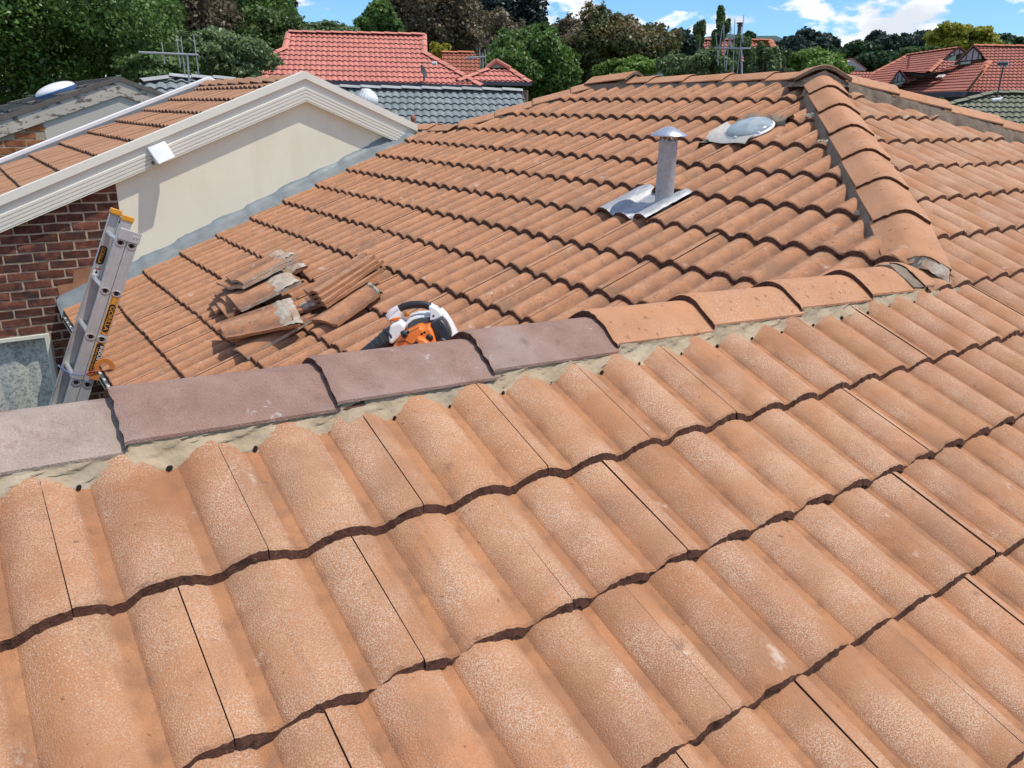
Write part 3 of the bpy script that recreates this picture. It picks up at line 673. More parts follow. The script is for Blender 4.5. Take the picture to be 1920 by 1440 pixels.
# mortar where the lower ridge runs into the hip
r = random.Random(4)
def strip(x0, x1, m, dz=.004, zl=0.0, lo=1.0, jit=.0015):
    rows = []
    for i in range(5):
        s = i/4; row = []
        for j in range(17):
            t = -1+2*j/16; a = abs(t); row.append(SA(V(x0+(x1-x0)*s+r.gauss(0, jit), YR+t*.124*lo, ZT-.014+dz-.064*((a-.15) if a > .3 else a*a/.6)/.85+r.gauss(0, jit)-zl*s)))
        rows.append(row)
    rows = [[p-V(0, 0, .03) for p in rows[0]]]+rows+[[p-V(0, 0, .05) for p in rows[-1]]]
    obj('mortar_strip', MB().grid(rows), m, HOUSE, smooth=True, ang=60)
strip(2.80, 2.885, M_OLDM, .012, .006)
rows = [[SA(V(3.10+.03*s+r.gauss(0, .002), YR-.118+.23*u, (ZT-.065+.05*math.sin(u*math.pi))*(1-s)+.105*s)) for u in np.linspace(0, 1, 12)] for s in np.linspace(0, 1, 5)]
obj('mortar_block', MB().grid(rows), M_PALEM, HOUSE, smooth=True, ang=60)
q0_ = hipP(-.172, -.034)
rows = [[q0_+H1n*(t*.098)+V(0, 0, .004-.048*((abs(t)-.15) if abs(t) > .3 else t*t/.6)/.85-.050*s)-unit(H1d*V(1, 1, 0))*(s*.026-.010)+V(r.gauss(0, .0018), r.gauss(0, .0018), r.gauss(0, .0018)) for t in np.linspace(-.95, 1, 16)] for s in np.linspace(0, 1, 6)]
obj('mortar_strip', MB().grid(rows), M_PALEM, HOUSE, smooth=True, ang=70)

# gutter and eaves on the C side
mb = MB(); gy0, gy1 = 2.45, 5.16; gx, gz = .478, -.702
sec = [(.100, .0), (.100, -.085), (.006, -.085), (0, -.06), (0, -.012), (-.006, -.004), (-.004, .004), (.010, .004), (.014, -.004), (.010, -.07), (.09, -.07), (.09, 0)]
mb.grid([[V(gx+a, y, gz+b) for a, b in sec] for y in (gy0, gy1)])
obj('gutter', mb, M_TRIM, HOUSE)
mb = MB(); mb.box((gx+.012, gy0, gz-.069), (gx+.089, gy1, gz-.05)); obj('gutter_fill', mb, M_GAP, HOUSE)  # dark fill along the gutter floor
mb = MB(); mb.box((gx+.104, gy0, gz-.16), (gx+.124, gy1, gz-.01)); mb.box((gx+.124, gy0, gz-.16), (gx+.5, gy1, gz-.15)); obj('eave_board', mb, M_TRIM, HOUSE)
for lo, hi in (((gx+.42, 2.42, -3.2), (gx+.55, 5.12, gz-.16)), ((-1.2, 2.0, -3.2), (gx+.55, 2.2, -.9)), ((gx+.56, -1.5, -3.2), (6.05, -1.35, -.8)), ((6.06, -1.5, -3.2), (6.25, 5.4, -.4)), ((3.6, 5.42, -3.2), (6.25, 5.55, -.4))):
    obj('wall', MB().box(lo, hi), M_BRICK, HOUSE)
# lead flashing along the cream wall
mb = MB(); rows = []; r = random.Random(11)
for i, x in enumerate(np.arange(.46, 3.30, .03)):
    st = ((x-XC)/math.cos(TH)/GC-(K0 % 1)+1) % 1.0
    zz = (x-XC)*T+.006+.012*(1-st); wv = .006*math.sin(x*9)+.004*math.sin(x*23+1)+r.gauss(0, .002)
    rows.append([V(x, 4.995+.006*math.sin(x*21)+r.gauss(0, .002), zz-.026), V(x, 5.006, zz+.004+r.gauss(0, .002)), V(x, 5.06, zz+.012+r.gauss(0, .0035)), V(x, 5.11, zz+.020+.004*math.sin(x*17)+r.gauss(0, .004)),
                 V(x, 5.140, zz+.034+r.gauss(0, .002)), V(x, 5.157, zz+.062+wv*.6), V(x, 5.164, zz+.080+wv)])
mb.grid(rows); obj('wall_flashing', mb, M_LEAD, HOUSE, smooth=True, ang=80)

# ------------------------------------------------------------------ flue on the near slope
FB = V(2.846, 1.630, .296)
flue = thing('flue_pipe', 'galvanised flue pipe with a conical cowl standing on the tiles', 'flue', FB)
mb = MB(); mb.lathe(FB, [(.0445, -.06), (.0445, .272), (.0455, .274), (.0455, .284), (.0435, .286), (.040, .286), (.040, -.02)], 28); mb.box((FB[0]-.046, FB[1]-.004, FB[2]-.02), (FB[0]-.043, FB[1]+.004, FB[2]+.27))
obj('pipe', mb, M_ZINC, flue, smooth=True)
for k in range(10):
    a = 2*math.pi*k/10; p = FB+V(.042*math.cos(a), .042*math.sin(a), .27); mb = MB().box((-.003, -.0012, 0), (.003, .0012, .052), M=lambda q, a=a, p=p: p+V(-q[0]*math.sin(a)+q[1]*math.cos(a), q[0]*math.cos(a)+q[1]*math.sin(a), q[2]))
    obj('cowl_bar', mb, M_ZINC, flue)
mb = MB(); mb.lathe(FB, [(.0865, .306), (.088, .309), (.086, .313), (.050, .334), (.020, .349), (.006, .352), (.0002, .352)], 32); mb.lathe(FB, [(.0865, .306), (.045, .326), (.0005, .340)], 32)
obj('cowl_cap', mb, M_BRIGHT, flue, smooth=True)
mb = MB(); rows = []
v0 = (K0-6)*GC-.004; fu = 0
for v in np.linspace(v0, v0+GC+.03, 14):
    row = []
    for y in np.linspace(1.905, 1.545, 50):
        st = (v-v0)/GC; bmp = lambda c, w: max(0, 1-((y-c)/w)**2)**.7
        h = LIFTC*1.05*(1-st)*.8+.008+.036*bmp(1.853, .060)+.034*bmp(1.585, .052)+.024*bmp(1.72, .055)*max(0, 1-st*2.2)
        row.append(frC.p(-y, v, h+RNG.normal(0, .0011)))
    rows.append(row)
mb.grid(rows); mb.grid([rows[0], [p-frC.N*.016 for p in rows[0]]], 1)
obj('flashing_sheet', mb, [M_SHEET, M_BUTT], flue, smooth=True, ang=80)

# ------------------------------------------------------------------ round skylight near the hip
SB = V(3.580, 1.745, 0); SB[2] = (SB[0]-XC)*T-.004
skl = thing('roof_skylight', 'round grey domed skylight with a pale flashing tray on the tiles', 'skylight', SB)
nC = frC.N; uC = frC.U; vC = frC.V
def sp(u, v, n): return SB+uC*u+vC*v+nC*n
mb = MB(); mb.lathe(SB, [(.124, -.03), (.124, .016), (.130, .018), (.130, .024), (.122, .027)], 36, ax=nC, a=uC, b=vC); obj('collar', mb, M_OLDM, skl, smooth=True)
mb = MB(); mb.lathe(SB, [(.132, .026), (.134, .030), (.132, .034), (.124, .039)], 36, ax=nC, a=uC, b=vC)
for a in (.3, 1.5, 2.6, 3.7, 4.8, 5.8): mb.lathe(sp(.118*math.cos(a), .118*math.sin(a), .038), [(.012, 0), (.011, .006), (.0005, .008)], 10, ax=nC, a=uC, b=vC)
obj('rim', mb, M_WHITE, skl, smooth=True)
mb = MB(); mb.lathe(SB, [(.125*math.cos(i/8*math.pi/2), .037+.040*math.sin(i/8*math.pi/2)) for i in range(8)]+[(.0005, .077)], 36, ax=nC, a=uC, b=vC); obj('dome', mb, M_DOME, skl, smooth=True)
mb = MB(); rows = []
for i, v in enumerate(np.linspace(-.16, .02, 6)): rows.append([sp(u, v, .034+.004*math.sin(u*30)+(0.004 if i else -.012)+(.02 if abs(u) > .16 else 0)) for u in np.linspace(-.165, .10, 12)])
mb.grid(rows); obj('flashing_tray', mb, M_PALETRAY, skl, smooth=True, ang=70)
mb = MB(); rows = []; r = random.Random(3)
for v in np.linspace(.09, .20, 6): rows.append([sp(u, v, .026+.014*math.sin((v-.09)/.11*math.pi)+.008*math.sin(u*47)+r.gauss(0, .005)-(.05 if v > .19 or v < .10 else 0)) for u in np.linspace(-.15, .15, 22)])
mb.grid(rows); mb.grid([[sp(u+r.gauss(0, .004), v, .022+r.gauss(0, .004)-(.03 if u < -.21 else 0)) for u in np.linspace(-.22, -.15, 4)] for v in np.linspace(-.18, .15, 12)])
obj('mortar_fillet', mb, M_OLDM, skl, smooth=True, ang=70)

# ------------------------------------------------------------------ gabled house beyond the flashing
YW = 5.17; PX, PZ = 2.39, .972; SL, SR = .394, .405
def barge_z(x): return PZ-(PX-x)*SL if x < PX else PZ-(x-PX)*SR
GH = thing('gabled_house', 'cream gable end with dark brick below it and an orange tiled roof', 'house', (1.2, 6.5, -3.1))
sec = [(5.165, 0), (5.098, 0), (5.096, -.056), (5.118, -.058), (5.118, -.114), (5.106, -.117)]
for i in range(4): z = -.117-.025*i; sec += [(5.106, z), (5.106, z-.0165), (5.1125, z-.018), (5.1125, z-.0235), (5.106, z-.025)]
sec += [(5.106, -.221), (5.165, -.221)]
for x0, x1 in ((-1.0, PX), (PX, 3.36)):
    mb = MB(); mb.grid([[V(x, y, barge_z(x)+dz) for y, dz in sec] for x in (x0, x1)]); mb.add([V(x1 if x1 != PX else x0, y, barge_z(x1 if x1 != PX else x0)+dz) for y, dz in sec], [tuple(range(len(sec)))])
    obj('barge_board', mb, M_TRIM, GH)
mb = MB(); bx = [.955, PX, 3.34]
top = [V(x, YW-.010, barge_z(x)-.16) for x in bx]
bot = [V(3.34, YW-.010, (3.34-XC)*T-.09), V(.955, YW-.010, (.955-XC)*T-.09)]
mb.prism(top+bot, V(0, .024, 0)); obj('gable_cladding', mb, M_CREAM, GH)
wx0, wx1, wz1 = -1.05, .378, -.845
def bz(x): return barge_z(x)-.17
for poly in ([(-1.2, -3.2), (wx0, -3.2), (wx0, bz(wx0)), (-1.2, bz(-1.2))], [(wx0, wz1), (wx1, wz1), (wx1, bz(wx1)), (wx0, bz(wx0))], [(wx1, -3.2), (.96, -3.2), (.96, bz(.96)), (wx1, bz(wx1))], [(.96, -3.2), (3.34, -3.2), (3.34, .40), (2.9, .25), (.96, -.5)], [(wx0, -3.2), (wx1, -3.2), (wx1, -1.95), (wx0, -1.95)]):
    obj('wall', MB().add([V(x, YW+.0005, z) for x, z in poly], [tuple(range(len(poly)))]), M_BJOINT, GH)
for lo, hi in (((-1.2, 7.7, -3.2), (3.34, 7.75, -.4)), ((3.3, YW+.02, -3.2), (3.34, 7.69, .45))): obj('wall', MB().box(lo, hi), M_BRICK, GH)
def brick_mesh(L_, H_, seed, m, D_=.05):
    r = random.Random(seed); mb = MB(); n = 5; c = .004
    P = []
    for k, (yy, ins) in enumerate(((D_, 0), (.004, 0), (0, c))):
        row = []
        for (sx, sz) in ((0, 0), (.33, 0), (.66, 0), (1, 0), (1, .5), (1, 1), (.66, 1), (.33, 1), (0, 1), (0, .5)):
            x = ins+(L_-2*ins)*sx; z = ins+(H_-2*ins)*sz
            row.append(V(x+r.gauss(0, .0012), yy+(r.gauss(0, .0008) if k else 0), z+r.gauss(0, .0012)))
        P.append(row)
    mb.grid(P, close_u=True); mb.add(P[-1], [tuple(range(10))]); return mb.mesh('brick', m)
BL, BH, BJ = .166, .053, .0105
bm_full = [brick_mesh(BL, BH, i, M_BRICK) for i in range(5)]; bm_cut = {}
zrow = wz1+.010-13*(BH+BJ); kk = 0
while zrow < .45:
    x = -.95-(.5*(BL+BJ) if kk % 2 else 0)
    while x < .95:
        a, b = x, x+BL
        if zrow+BH > wz1-.012 and zrow < wz1+.03 and False: pass
        lo, hi = a, min(b, .953)
        if zrow < wz1: lo = max(lo, wx1+.012)
        if hi-lo > .03 and zrow+BH < barge_z((lo+hi)/2)-.12 and not (zrow < wz1 and hi < wx1):
            if hi-lo > BL-.002: me = random.choice(bm_full)
            else:
                key = round(hi-lo, 3); me = bm_cut.setdefault(key, brick_mesh(hi-lo, BH, kk, M_BRICK))
            o = link('brick', me, GH); o.location = (0, 0, 0)
            o.matrix_world = Matrix.Translation((lo, YW-.0035+RNG.normal(0, .0012), zrow+RNG.normal(0, .0008)))
        x += BL+BJ
    zrow += BH+BJ; kk += 1
mb = MB(); pp = [onY(a, b, YW-.006) for a, b in ((112, 561), (108, 536), (137, 531), (138, 507), (172, 501), (176, 536), (150, 548))]; mb.prism(pp, V(0, .012, 0)); obj('render_patch', mb, M_SMEAR, GH)
# roof of the gabled house
thG = math.atan(SL); GG = .2816
frG = Frame((PX, 0, PZ-.030), (0, -1, 0), (math.cos(thG), 0, math.sin(thG))); frG.O = frG.O-frG.N*.046
MG = [tile_mesh('roof_tile', .26, GG+.04, GG, .020, .024, .020, 20, [0, .005, GG+.04], [M_SMOOTH, M_BUTT], 70+s, .0008, edge=.0004) for s in range(3)]
cg = []
lay(cg, frG, [((.655-PX)/math.cos(thG)+GG*k, .13*(k % 2)) for k in range(-5, 7)], (-7.9, -5.1), .26, GG, MG, [(V(0, 5.150, 0), V(0, 1, 0)), (V(0, 7.79, 0), V(0, -1, 0)), (V(PX, 0, 0), V(-1, 0, 0))], .0008, .002)
frG2 = Frame((PX, 0, PZ-.030), (0, 1, 0), (-math.cos(thG), 0, math.sin(thG))); frG2.O = frG2.O-frG2.N*.046
c2 = []; lay(c2, frG2, [(-GG*k, .13*(k % 2)) for k in range(1, 5)], (5.1, 7.9), .26, GG, MG[:1], [(V(0, 5.150, 0), V(0, 1, 0)), (V(0, 7.79, 0), V(0, -1, 0)), (V(PX, 0, 0), V(1, 0, 0))])
settle(cg+[(-1,)+c[1:] for c in c2], GH, 'roof_tile', 200)
capG = cap_mesh('ridge_cap', .33, .105, .043, .014, [M_SMOOTH, M_BUTT], 90, .020)
for i in range(8): put_cap(capG, V(PX, 7.79-.33*i, PZ-.034), V(PX, 7.79-.33*(i+1), PZ-.034), parent=GH)
mb = MB()
for x0, x1 in ((-1.0, PX), (PX, 3.36)):
    mb.grid([[V(x, y, barge_z(x)+dz-.012) for y, dz in ((7.785, -.09), (7.785, .022), (7.795, .030), (7.835, .030), (7.84, .022), (7.84, -.16))] for x in (x0, x1)])
obj('barge_capping', mb, M_WHITE, GH)
mb = MB()
for x0, x1 in ((-1.0, PX),): mb.grid([[V(x, y, barge_z(x)+dz-.012) for y, dz in ((7.783, -.10), (7.783, -.008))] for x in (x0, x1)])
obj('shade_side_flashing', mb, M_LEAD, GH)  # blue grey face, its colour painting the shade side of the white capping
# window with a lace curtain
mb = MB(); f = .03
for lo, hi in (((wx0, -1.95), (wx0+f, wz1)), ((wx1-f, -1.95), (wx1, wz1)), ((wx0+f, wz1-f), (wx1-f, wz1)), ((-.55, -1.95), (-.53, wz1-f))): mb.box((lo[0], YW-.004, lo[1]), (hi[0], YW+.05, hi[1]))
win = obj('window', mb, M_TRIM, GH, bevel=.003)
mb = MB(); mb.add([V(wx0+f, YW+.028, -1.95), V(wx1-f, YW+.028, -1.95), V(wx1-f, YW+.028, wz1-f), V(wx0+f, YW+.028, wz1-f)], [(0, 1, 2, 3)]); obj('pane', mb, M_GLASS, win)
mb = MB(); mb.grid([[V(x, YW+.055+.007*math.sin(x*31+1.3*math.sin(x*9))+.004*math.sin(x*67+z*7+2*math.sin(z*4))-.004*math.sin(z*9+x*3), z) for x in np.arange(wx0, wx1, .012)] for z in np.linspace(-1.95, wz1-.01, 12)])
obj('curtain', mb, M_CURTAIN, win, smooth=True, ang=80)
mb = MB(); mb.add([V(wx0, YW+.3, -1.95), V(wx1, YW+.3, -1.95), V(wx1, YW+.3, wz1), V(wx0, YW+.3, wz1)], [(0, 1, 2, 3)]); obj('dark_room', mb, M_HOLE, win)

# white box light on the barge board
A_, B_ = onY(276, 277, 5.088), onY(309, 264, 5.088); C_, D_ = onY(329, 294, 4.985), onY(298, 309, 4.985)
lb = thing('box_light', 'small white box light fixed on the cream barge board', 'light', (A_+C_)/2)
mb = MB(); q = V(0, .034, .004); mb.add([A_, B_, C_, D_, A_+V(0, .025, -.005), B_+V(0, .025, -.005), C_+V(-.01, .09, .0), D_+V(-.01, .09, .0)], [(0, 1, 2, 3), (4, 7, 6, 5), (0, 4, 5, 1), (1, 5, 6, 2), (2, 6, 7, 3), (3, 7, 4, 0)])
obj('housing', mb, M_WHITE, lb, bevel=.006)
mb = MB(); mb.box(((A_[0]+D_[0])/2-.005, 5.06, (A_[2]+D_[2])/2-.03), ((A_[0]+D_[0])/2+.03, 5.13, (A_[2]+D_[2])/2+.03)); obj('bracket', mb, M_PEEL, lb, bevel=.004)
mb = MB(); c = onY(288, 304, 5.075); mb.lathe(c, [(.012, 0), (.013, .012), (.008, .02), (.0004, .021)], 12, ax=unit(V(-.6, -.6, -.5)), a=unit(V(.6, -.6, 0)), b=unit(np.cross(unit(V(-.6, -.6, -.5)), unit(V(.6, -.6, 0))))); obj('sensor', mb, M_DWOOD, lb, smooth=True)

# ------------------------------------------------------------------ extension ladder against the gutter
def text(s, size, P, xd, yd, m, parent, name='lettering', sx=1.0):
    cu = bpy.data.curves.new(name, 'FONT'); cu.body = s; cu.size = size; cu.align_x = 'CENTER'; cu.align_y = 'CENTER'; cu.extrude = .0003; cu.materials.append(m); cu.offset = size*.012
    o = bpy.data.objects.new(name, cu); COL.objects.link(o); me = bpy.data.meshes.new_from_object(o); bpy.data.objects.remove(o); me.name = name; o = bpy.data.objects.new(name, me); COL.objects.link(o)
    x = unit(xd); z = unit(np.cross(x, yd)); y = np.cross(z, x)
    o.parent = parent; o.matrix_parent_inverse = parent.matrix_world.inverted()
    o.matrix_world = Matrix(((x[0]*sx, y[0], z[0], P[0]), (x[1]*sx, y[1], z[1], P[1]), (x[2]*sx, y[2], z[2], P[2]), (0, 0, 0, 1))); return o
LY = 3.40; R0, R1_ = onY(170, 735, LY), onY(265, 437, LY); ld = unit(R1_-R0); ln = unit(V(-ld[2], 0, ld[0]))
def LP(s, w_, y): return R0+ld*s+ln*w_+V(0, y-LY, 0)           # along, toward the climber, across
def sOf(px, py): return (onY(px, py, LY)-R0) @ ld
LAD = thing('extension_ladder', 'silver aluminium extension ladder leaning on the gutter beside the brick wall', 'ladder', LP(-2.5, 0, LY+.2))
sTop = sOf(264, 440); sBot = -(R0[2]+3.1)/ld[2]; LW = .36; dep = .052
rung_s = [sOf(*p) for p in ((245, 460), (208, 547), (180, 632.5), (152, 718))]; gap = np.mean(np.diff(sorted(rung_s)))
rungs = sorted(rung_s); base_s = rungs[0]
while base_s-gap > sBot+.1: base_s -= gap; rungs.insert(0, base_s)
for k, (w0, top_s, bot_s) in enumerate(((0, sTop, sBot), (dep+.004, sTop+.055, sBot+.28))):
    for side, y in ((0, LY), (1, LY+LW)):
        o_ = 1 if side == 0 else -1; mb = MB(); th_ = .0025
        mb.grid([[LP(s, w0+a, y+b*o_) for a, b in ((0, .024), (0, 0), (dep, 0), (dep, .024), (dep-th_, .024), (dep-th_, th_), (th_, th_), (th_, .024))] for s in (bot_s, top_s)], close_u=True)
        for a in (.012, dep-.015): mb.grid([[LP(s, w0+a+c, y-.0006*o_-d*o_) for c, d in ((0, 0), (.0006, .0012), (.0024, .0012), (.003, 0))] for s in (bot_s, top_s)])
        obj('stile', mb, M_ALU, LAD)
        if k == 1:
            mb = MB(); mb.box((0, 0, 0), (1, 1, 1), M=lambda p: LP(top_s-.012+.03*p[2], w0-.004+(dep+.008)*p[0], y+(-.004+.032*p[1])*o_)); obj('end_cap', mb, M_ORANGEP, LAD, bevel=.004)
    for s in rungs:
        if s < bot_s or s > top_s: continue
        mb = MB(); prof = [(-.012, -.006), (.012, -.006), (.014, .002), (.009, .011), (0, .014), (-.009, .011), (-.014, .002)]
        mb.grid([[LP(s+b, w0+dep/2+a, y) for a, b in prof] for y in (LY+.003, LY+LW-.003)], close_u=True); obj('rung', mb, M_ALUIN, LAD)
        if s > -0.6:
            def ringp(k_, rr): a = 2*math.pi*k_/18; x = rr*math.cos(a); zz = rr*math.sin(a)*.82; return (x, zz if zz < 0 else zz*.62)
            mb = MB(); rows = [[LP(s-ringp(j, rr)[1]*-1, w0+dep/2-ringp(j, rr)[0], LY-dy) for j in range(18)] for rr, dy in ((.0255, .0004), (.025, .004), (.0185, .004), (.0175, -.001))]
            mb.grid(rows, close_u=True); rg = obj('rung_socket', mb, M_ALUIN, LAD, smooth=True, ang=60)
            mb = MB(); mb.add([LP(s-ringp(j, .0182)[1]*-1, w0+dep/2-ringp(j, .0182)[0], LY-.0012) for j in range(18)], [tuple(range(18))]); obj('rung_hole', mb, M_HOLE, rg)
mb = MB(); mb.box((0, 0, 0), (1, 1, 1), M=lambda p: LP(sTop-.055+.058*p[2], -.004+.108*p[0], LY-.010+.006*p[1])); bk = obj('guide_bracket', mb, M_ALU, LAD, bevel=.0015)
for a, b in ((.012, -.012), (.028, -.020)):
    mb = MB(); mb.lathe(LP(sTop-.02+b*.2, a, LY-.010), [(.0055, 0), (.004, .003), (.0003, .0035)], 12, ax=V(0, -1, 0), a=V(1, 0, 0), b=V(0, 0, 1)); obj('rivet', mb, M_ALUIN, bk)
def wOf(px, py, y=LY): return (onY(px, py, y)-R0) @ ln
def decal(name, s0, s1, w0, w1, y, m, parent, rnd=0.5, lift=.0008):
    mb = MB(); n = 8; pts = []; r_ = (w1-w0)*rnd
    for cx, cy, a0 in ((s1-r_, w1-r_, 0), (s0+r_, w1-r_, 90), (s0+r_, w0+r_, 180), (s1-r_, w0+r_, 270)):
        for i in range(n): a = math.radians(a0+90*i/(n-1)); pts.append(LP(cx+r_*math.cos(a), cy+r_*math.sin(a), y-lift))
    mb.add(pts, [tuple(range(len(pts)))]); return obj(name, mb, m, parent)
s0, s1 = sOf(195, 627), sOf(222, 557); st = decal('sticker', s0, s1, .004, .045, LY, M_DECALO, LAD, .12, .0018)
s0b, s1b = s0+.012, s1-.045; decal('sticker_panel', s0b, s1b, .009, .041, LY, M_DECALK, st, .5, .0026)
text('GORILLA', .031, LP((s0b+s1b)/2, .025, LY-.0036), -ld, -ln, M_DECALO, st, sx=(s1b-s0b)*.86/.125)
s0, s1 = sOf(165, 703), sOf(188, 641); st = decal('sticker', s0, s1, .004, .046, LY, M_DECALO, LAD, .12, .0018)
decal('sticker_panel', s0+.010, s1-.006, .007, .043, LY, M_DECALK, st, .4, .0026)
text('INDUSTRIAL', .020, LP((s0+s1)/2, .017, LY-.0036), -ld, -ln, M_DECALW, st, sx=(s1-s0)*.78/.108)
text('150KG MAX LOAD', .011, LP((s0+s1)/2, .034, LY-.0036), -ld, -ln, M_DECALO, st, sx=(s1-s0)*.70/.092)
yf = LY+LW-.004; w0 = dep+.012
sA_, sB_ = (onY(188, 496, yf)-R0) @ ld, (onY(198, 462, yf)-R0) @ ld
def decal_far(name, s0, s1, w0, w1, m, parent, lift): return decal(name, s0, s1, w0, w1, LY+LW-.0030, m, parent, .4, lift)
st = decal_far('sticker', sA_, sB_, .062, .104, M_DECALK, LAD, .0012); text('GORILLA', .026, LP((sA_+sB_)/2, .083, LY+LW-.0052), -ld, -ln, M_DECALO, st, sx=(sB_-sA_)*.86/.105)
sA_ = (onY(181, 516, yf)-R0) @ ld; st = decal('sticker', sA_-.004, sA_+.044, .064, .100, LY+LW-.003, M_DECALW, LAD, .05, .0012)
mb = MB(); c = LP(sA_+.018, .082, LY+LW-.0052); mb.add([c+ld*.012+ln*.003, c+ld*.012-ln*.003, c-ln*.003, c-ln*.009, c-ld*.012, c+ln*.009, c+ln*.003], [(0, 1, 2, 6), (3, 4, 5)]); obj('arrow_mark', mb, M_DECALK, st)
mb = MB(); c = LP(sA_+.037, .082, LY+LW-.0052); mb.add([c+ld*.005+ln*.016, c+ld*.005-ln*.016, c-ld*.004-ln*.016, c-ld*.004+ln*.016], [(0, 1, 2, 3)]); obj('red_band', mb, M_CORDR, st)
# swinging hook and cords
hc = onY(195.5, 689, LY-.012); mb = MB(); pts = []
oa = [(math.cos(a), math.sin(a)) for a in np.linspace(math.radians(200), math.radians(-25), 18)]
rows = [[hc+V(x*r_, -.006*k, z*r_*1.0+(0 if z > -.1 else 0)) for x, z in oa] for r_, k in ((.026, 0), (.026, 1), (.052, 1), (.052, 0), (.026, 0))]
mb.grid(rows); mb.add([r_[0] for r_ in rows[:4]], [(0, 1, 2, 3)]); mb.add([r_[-1] for r_ in rows[:4]], [(0, 1, 2, 3)])
mb.box((0, 0, 0), (1, 1, 1), M=lambda p: LP(sOf(167, 709)+.035*p[2], -.016+.046*p[0], LY-.012-.006*p[1])); obj('gutter_hook', mb, M_HOOK, LAD, bevel=.0015)
def ya(px, py, y): return onY(px, py, y)
mb = MB(); mb.tube([ya(109, 686, LY+LW), ya(120, 693, LY+.2), ya(131, 701, LY-.008), ya(147, 703, LY-.012), ya(162, 702, LY-.014)], .0032, 8); mb.tube([ya(109, 684, LY+LW), ya(117, 693, LY+.25), ya(131, 700, LY-.008)], .003, 8); obj('cord', mb, M_CORDB, LAD, smooth=True, label='blue cord')
mb = MB(); mb.tube([ya(160, 702, LY-.016), ya(168, 697, LY-.022), ya(180, 696, LY-.022), ya(191, 694, LY-.024), ya(197, 697, LY-.015)], .003, 8); mb.tube([ya(160, 703, LY-.016), ya(172, 701, LY-.02), ya(184, 698, LY-.02)], .003, 8); obj('cord', mb, M_CORDR, LAD, smooth=True, label='red cord')

# ------------------------------------------------------------------ leaf blower lying on the tiles behind the ridge
BQ = hitC(790, 640, .10); bd = (BQ-CAM) @ AX[2]; fwd = unit(V(AX[2][0], AX[2][1], 0)); bqx, bqy, _ = project(BQ)
def bp(zx, zy, dz=0.0):
    px, py = 660+zx/6.0, 440+zy/6.0; return BQ+(AX[0]*(px-bqx)-AX[1]*(py-bqy))*bd/FPX+fwd*dz
BLW = thing('leaf_blower', 'orange and white leaf blower with a black handle lying behind the ridge', 'leaf blower', hitC(790, 655))
def bprism(name, pts, z0, z1, m, bev=.004, **k):
    mb = MB().prism([bp(x, y, z0) for x, y in pts], fwd*(z1-z0)); return obj(name, mb, m, BLW, bevel=bev, seg=3, **k)
bprism('tank_body', [(600, 985), (650, 935), (740, 905), (880, 900), (900, 960), (860, 1200), (600, 1200)], -.005, .085, M_BWHITE, .012)
bprism('tank_shade', [(628, 1000), (690, 950), (780, 925), (880, 925), (880, 1100), (640, 1100)], -.018, -.004, M_DGREY, .004)
bprism('fan_housing', [(480, 1330), (478, 1215), (545, 1130), (605, 1065), (700, 1015), (785, 972), (835, 1000), (890, 962), (925, 1010), (950, 1080), (978, 1180), (965, 1330)], -.095, .03, M_BORANGE, .010)
bprism('starter_cover', [(770, 1060), (850, 1085), (905, 1130), (945, 1190), (955, 1340), (790, 1340), (745, 1180)], -.125, -.09, M_BORANGE, .008)
bprism('filter_cover', [(893, 955), (1018, 893), (1075, 950), (1115, 1030), (1135, 1095), (1110, 1150), (1050, 1185), (985, 1200), (960, 1110)], -.075, .04, M_BLACK, .012)
bprism('front_body', [(452, 985), (560, 942), (620, 1000), (600, 1060), (545, 1125), (480, 1195), (435, 1180), (425, 1090)], -.055, .05, M_BWHITE, .010)
mb = MB(); mb.tube([bp(430, 960, 0), bp(418, 925, 0), bp(465, 870, 0), bp(530, 832, 0)], [.013, .016, .017, .016], 14); mb.tube([bp(450, 990, 0), bp(500, 930, 0), bp(540, 860, 0)], [.021, .020, .014], 14); obj('handle_front', mb, M_BWHITE, BLW, smooth=True)
mb = MB(); mb.tube([bp(522, 838, 0), bp(580, 808, 0), bp(660, 790, 0), bp(760, 785, 0), bp(830, 792, 0), bp(880, 812, 0)], [.0145, .0155, .016, .016, .0155, .015], 16); obj('grip', mb, M_BLACK, BLW, smooth=True)
bprism('handle_rear', [(870, 790), (890, 785), (960, 822), (1022, 890), (1015, 905), (945, 935), (885, 948), (888, 870)], -.03, .03, M_BWHITE, .010)
mb = MB(); mb.tube([bp(985, 850, 0), bp(1045, 905, 0), bp(1095, 975, 0), bp(1130, 1045, 0), bp(1155, 1110, 0), bp(1165, 1175, 0), bp(1150, 1260, .0)], [.014, .012, .011, .011, .013, .016, .018], 12, squash=(1.0, 1.9)); obj('rear_frame', mb, M_BWHITE, BLW, smooth=True)
mb = MB(); mb.tube([bp(432, 950, -.022), bp(480, 938, -.026), bp(555, 920, -.022)], [.004, .010, .005], 10, squash=(.8, .7)); obj('throttle_lock', mb, M_BORANGE, BLW, smooth=True)
mb = MB(); mb.tube([bp(590, 905, -.004), bp(620, 888, -.006), bp(650, 893, -.004)], [.007, .011, .006], 10); obj('trigger', mb, M_HOOK, BLW, smooth=True)
mb = MB(); mb.tube([bp(600, 1020, -.10), bp(625, 1045, -.105), bp(648, 1070, -.10)], [.009, .013, .009], 12); mb.tube([bp(620, 1030, -.10), bp(668, 1020, -.09)], [.010, .007], 10); obj('choke_lever', mb, M_BLACK, BLW, smooth=True)
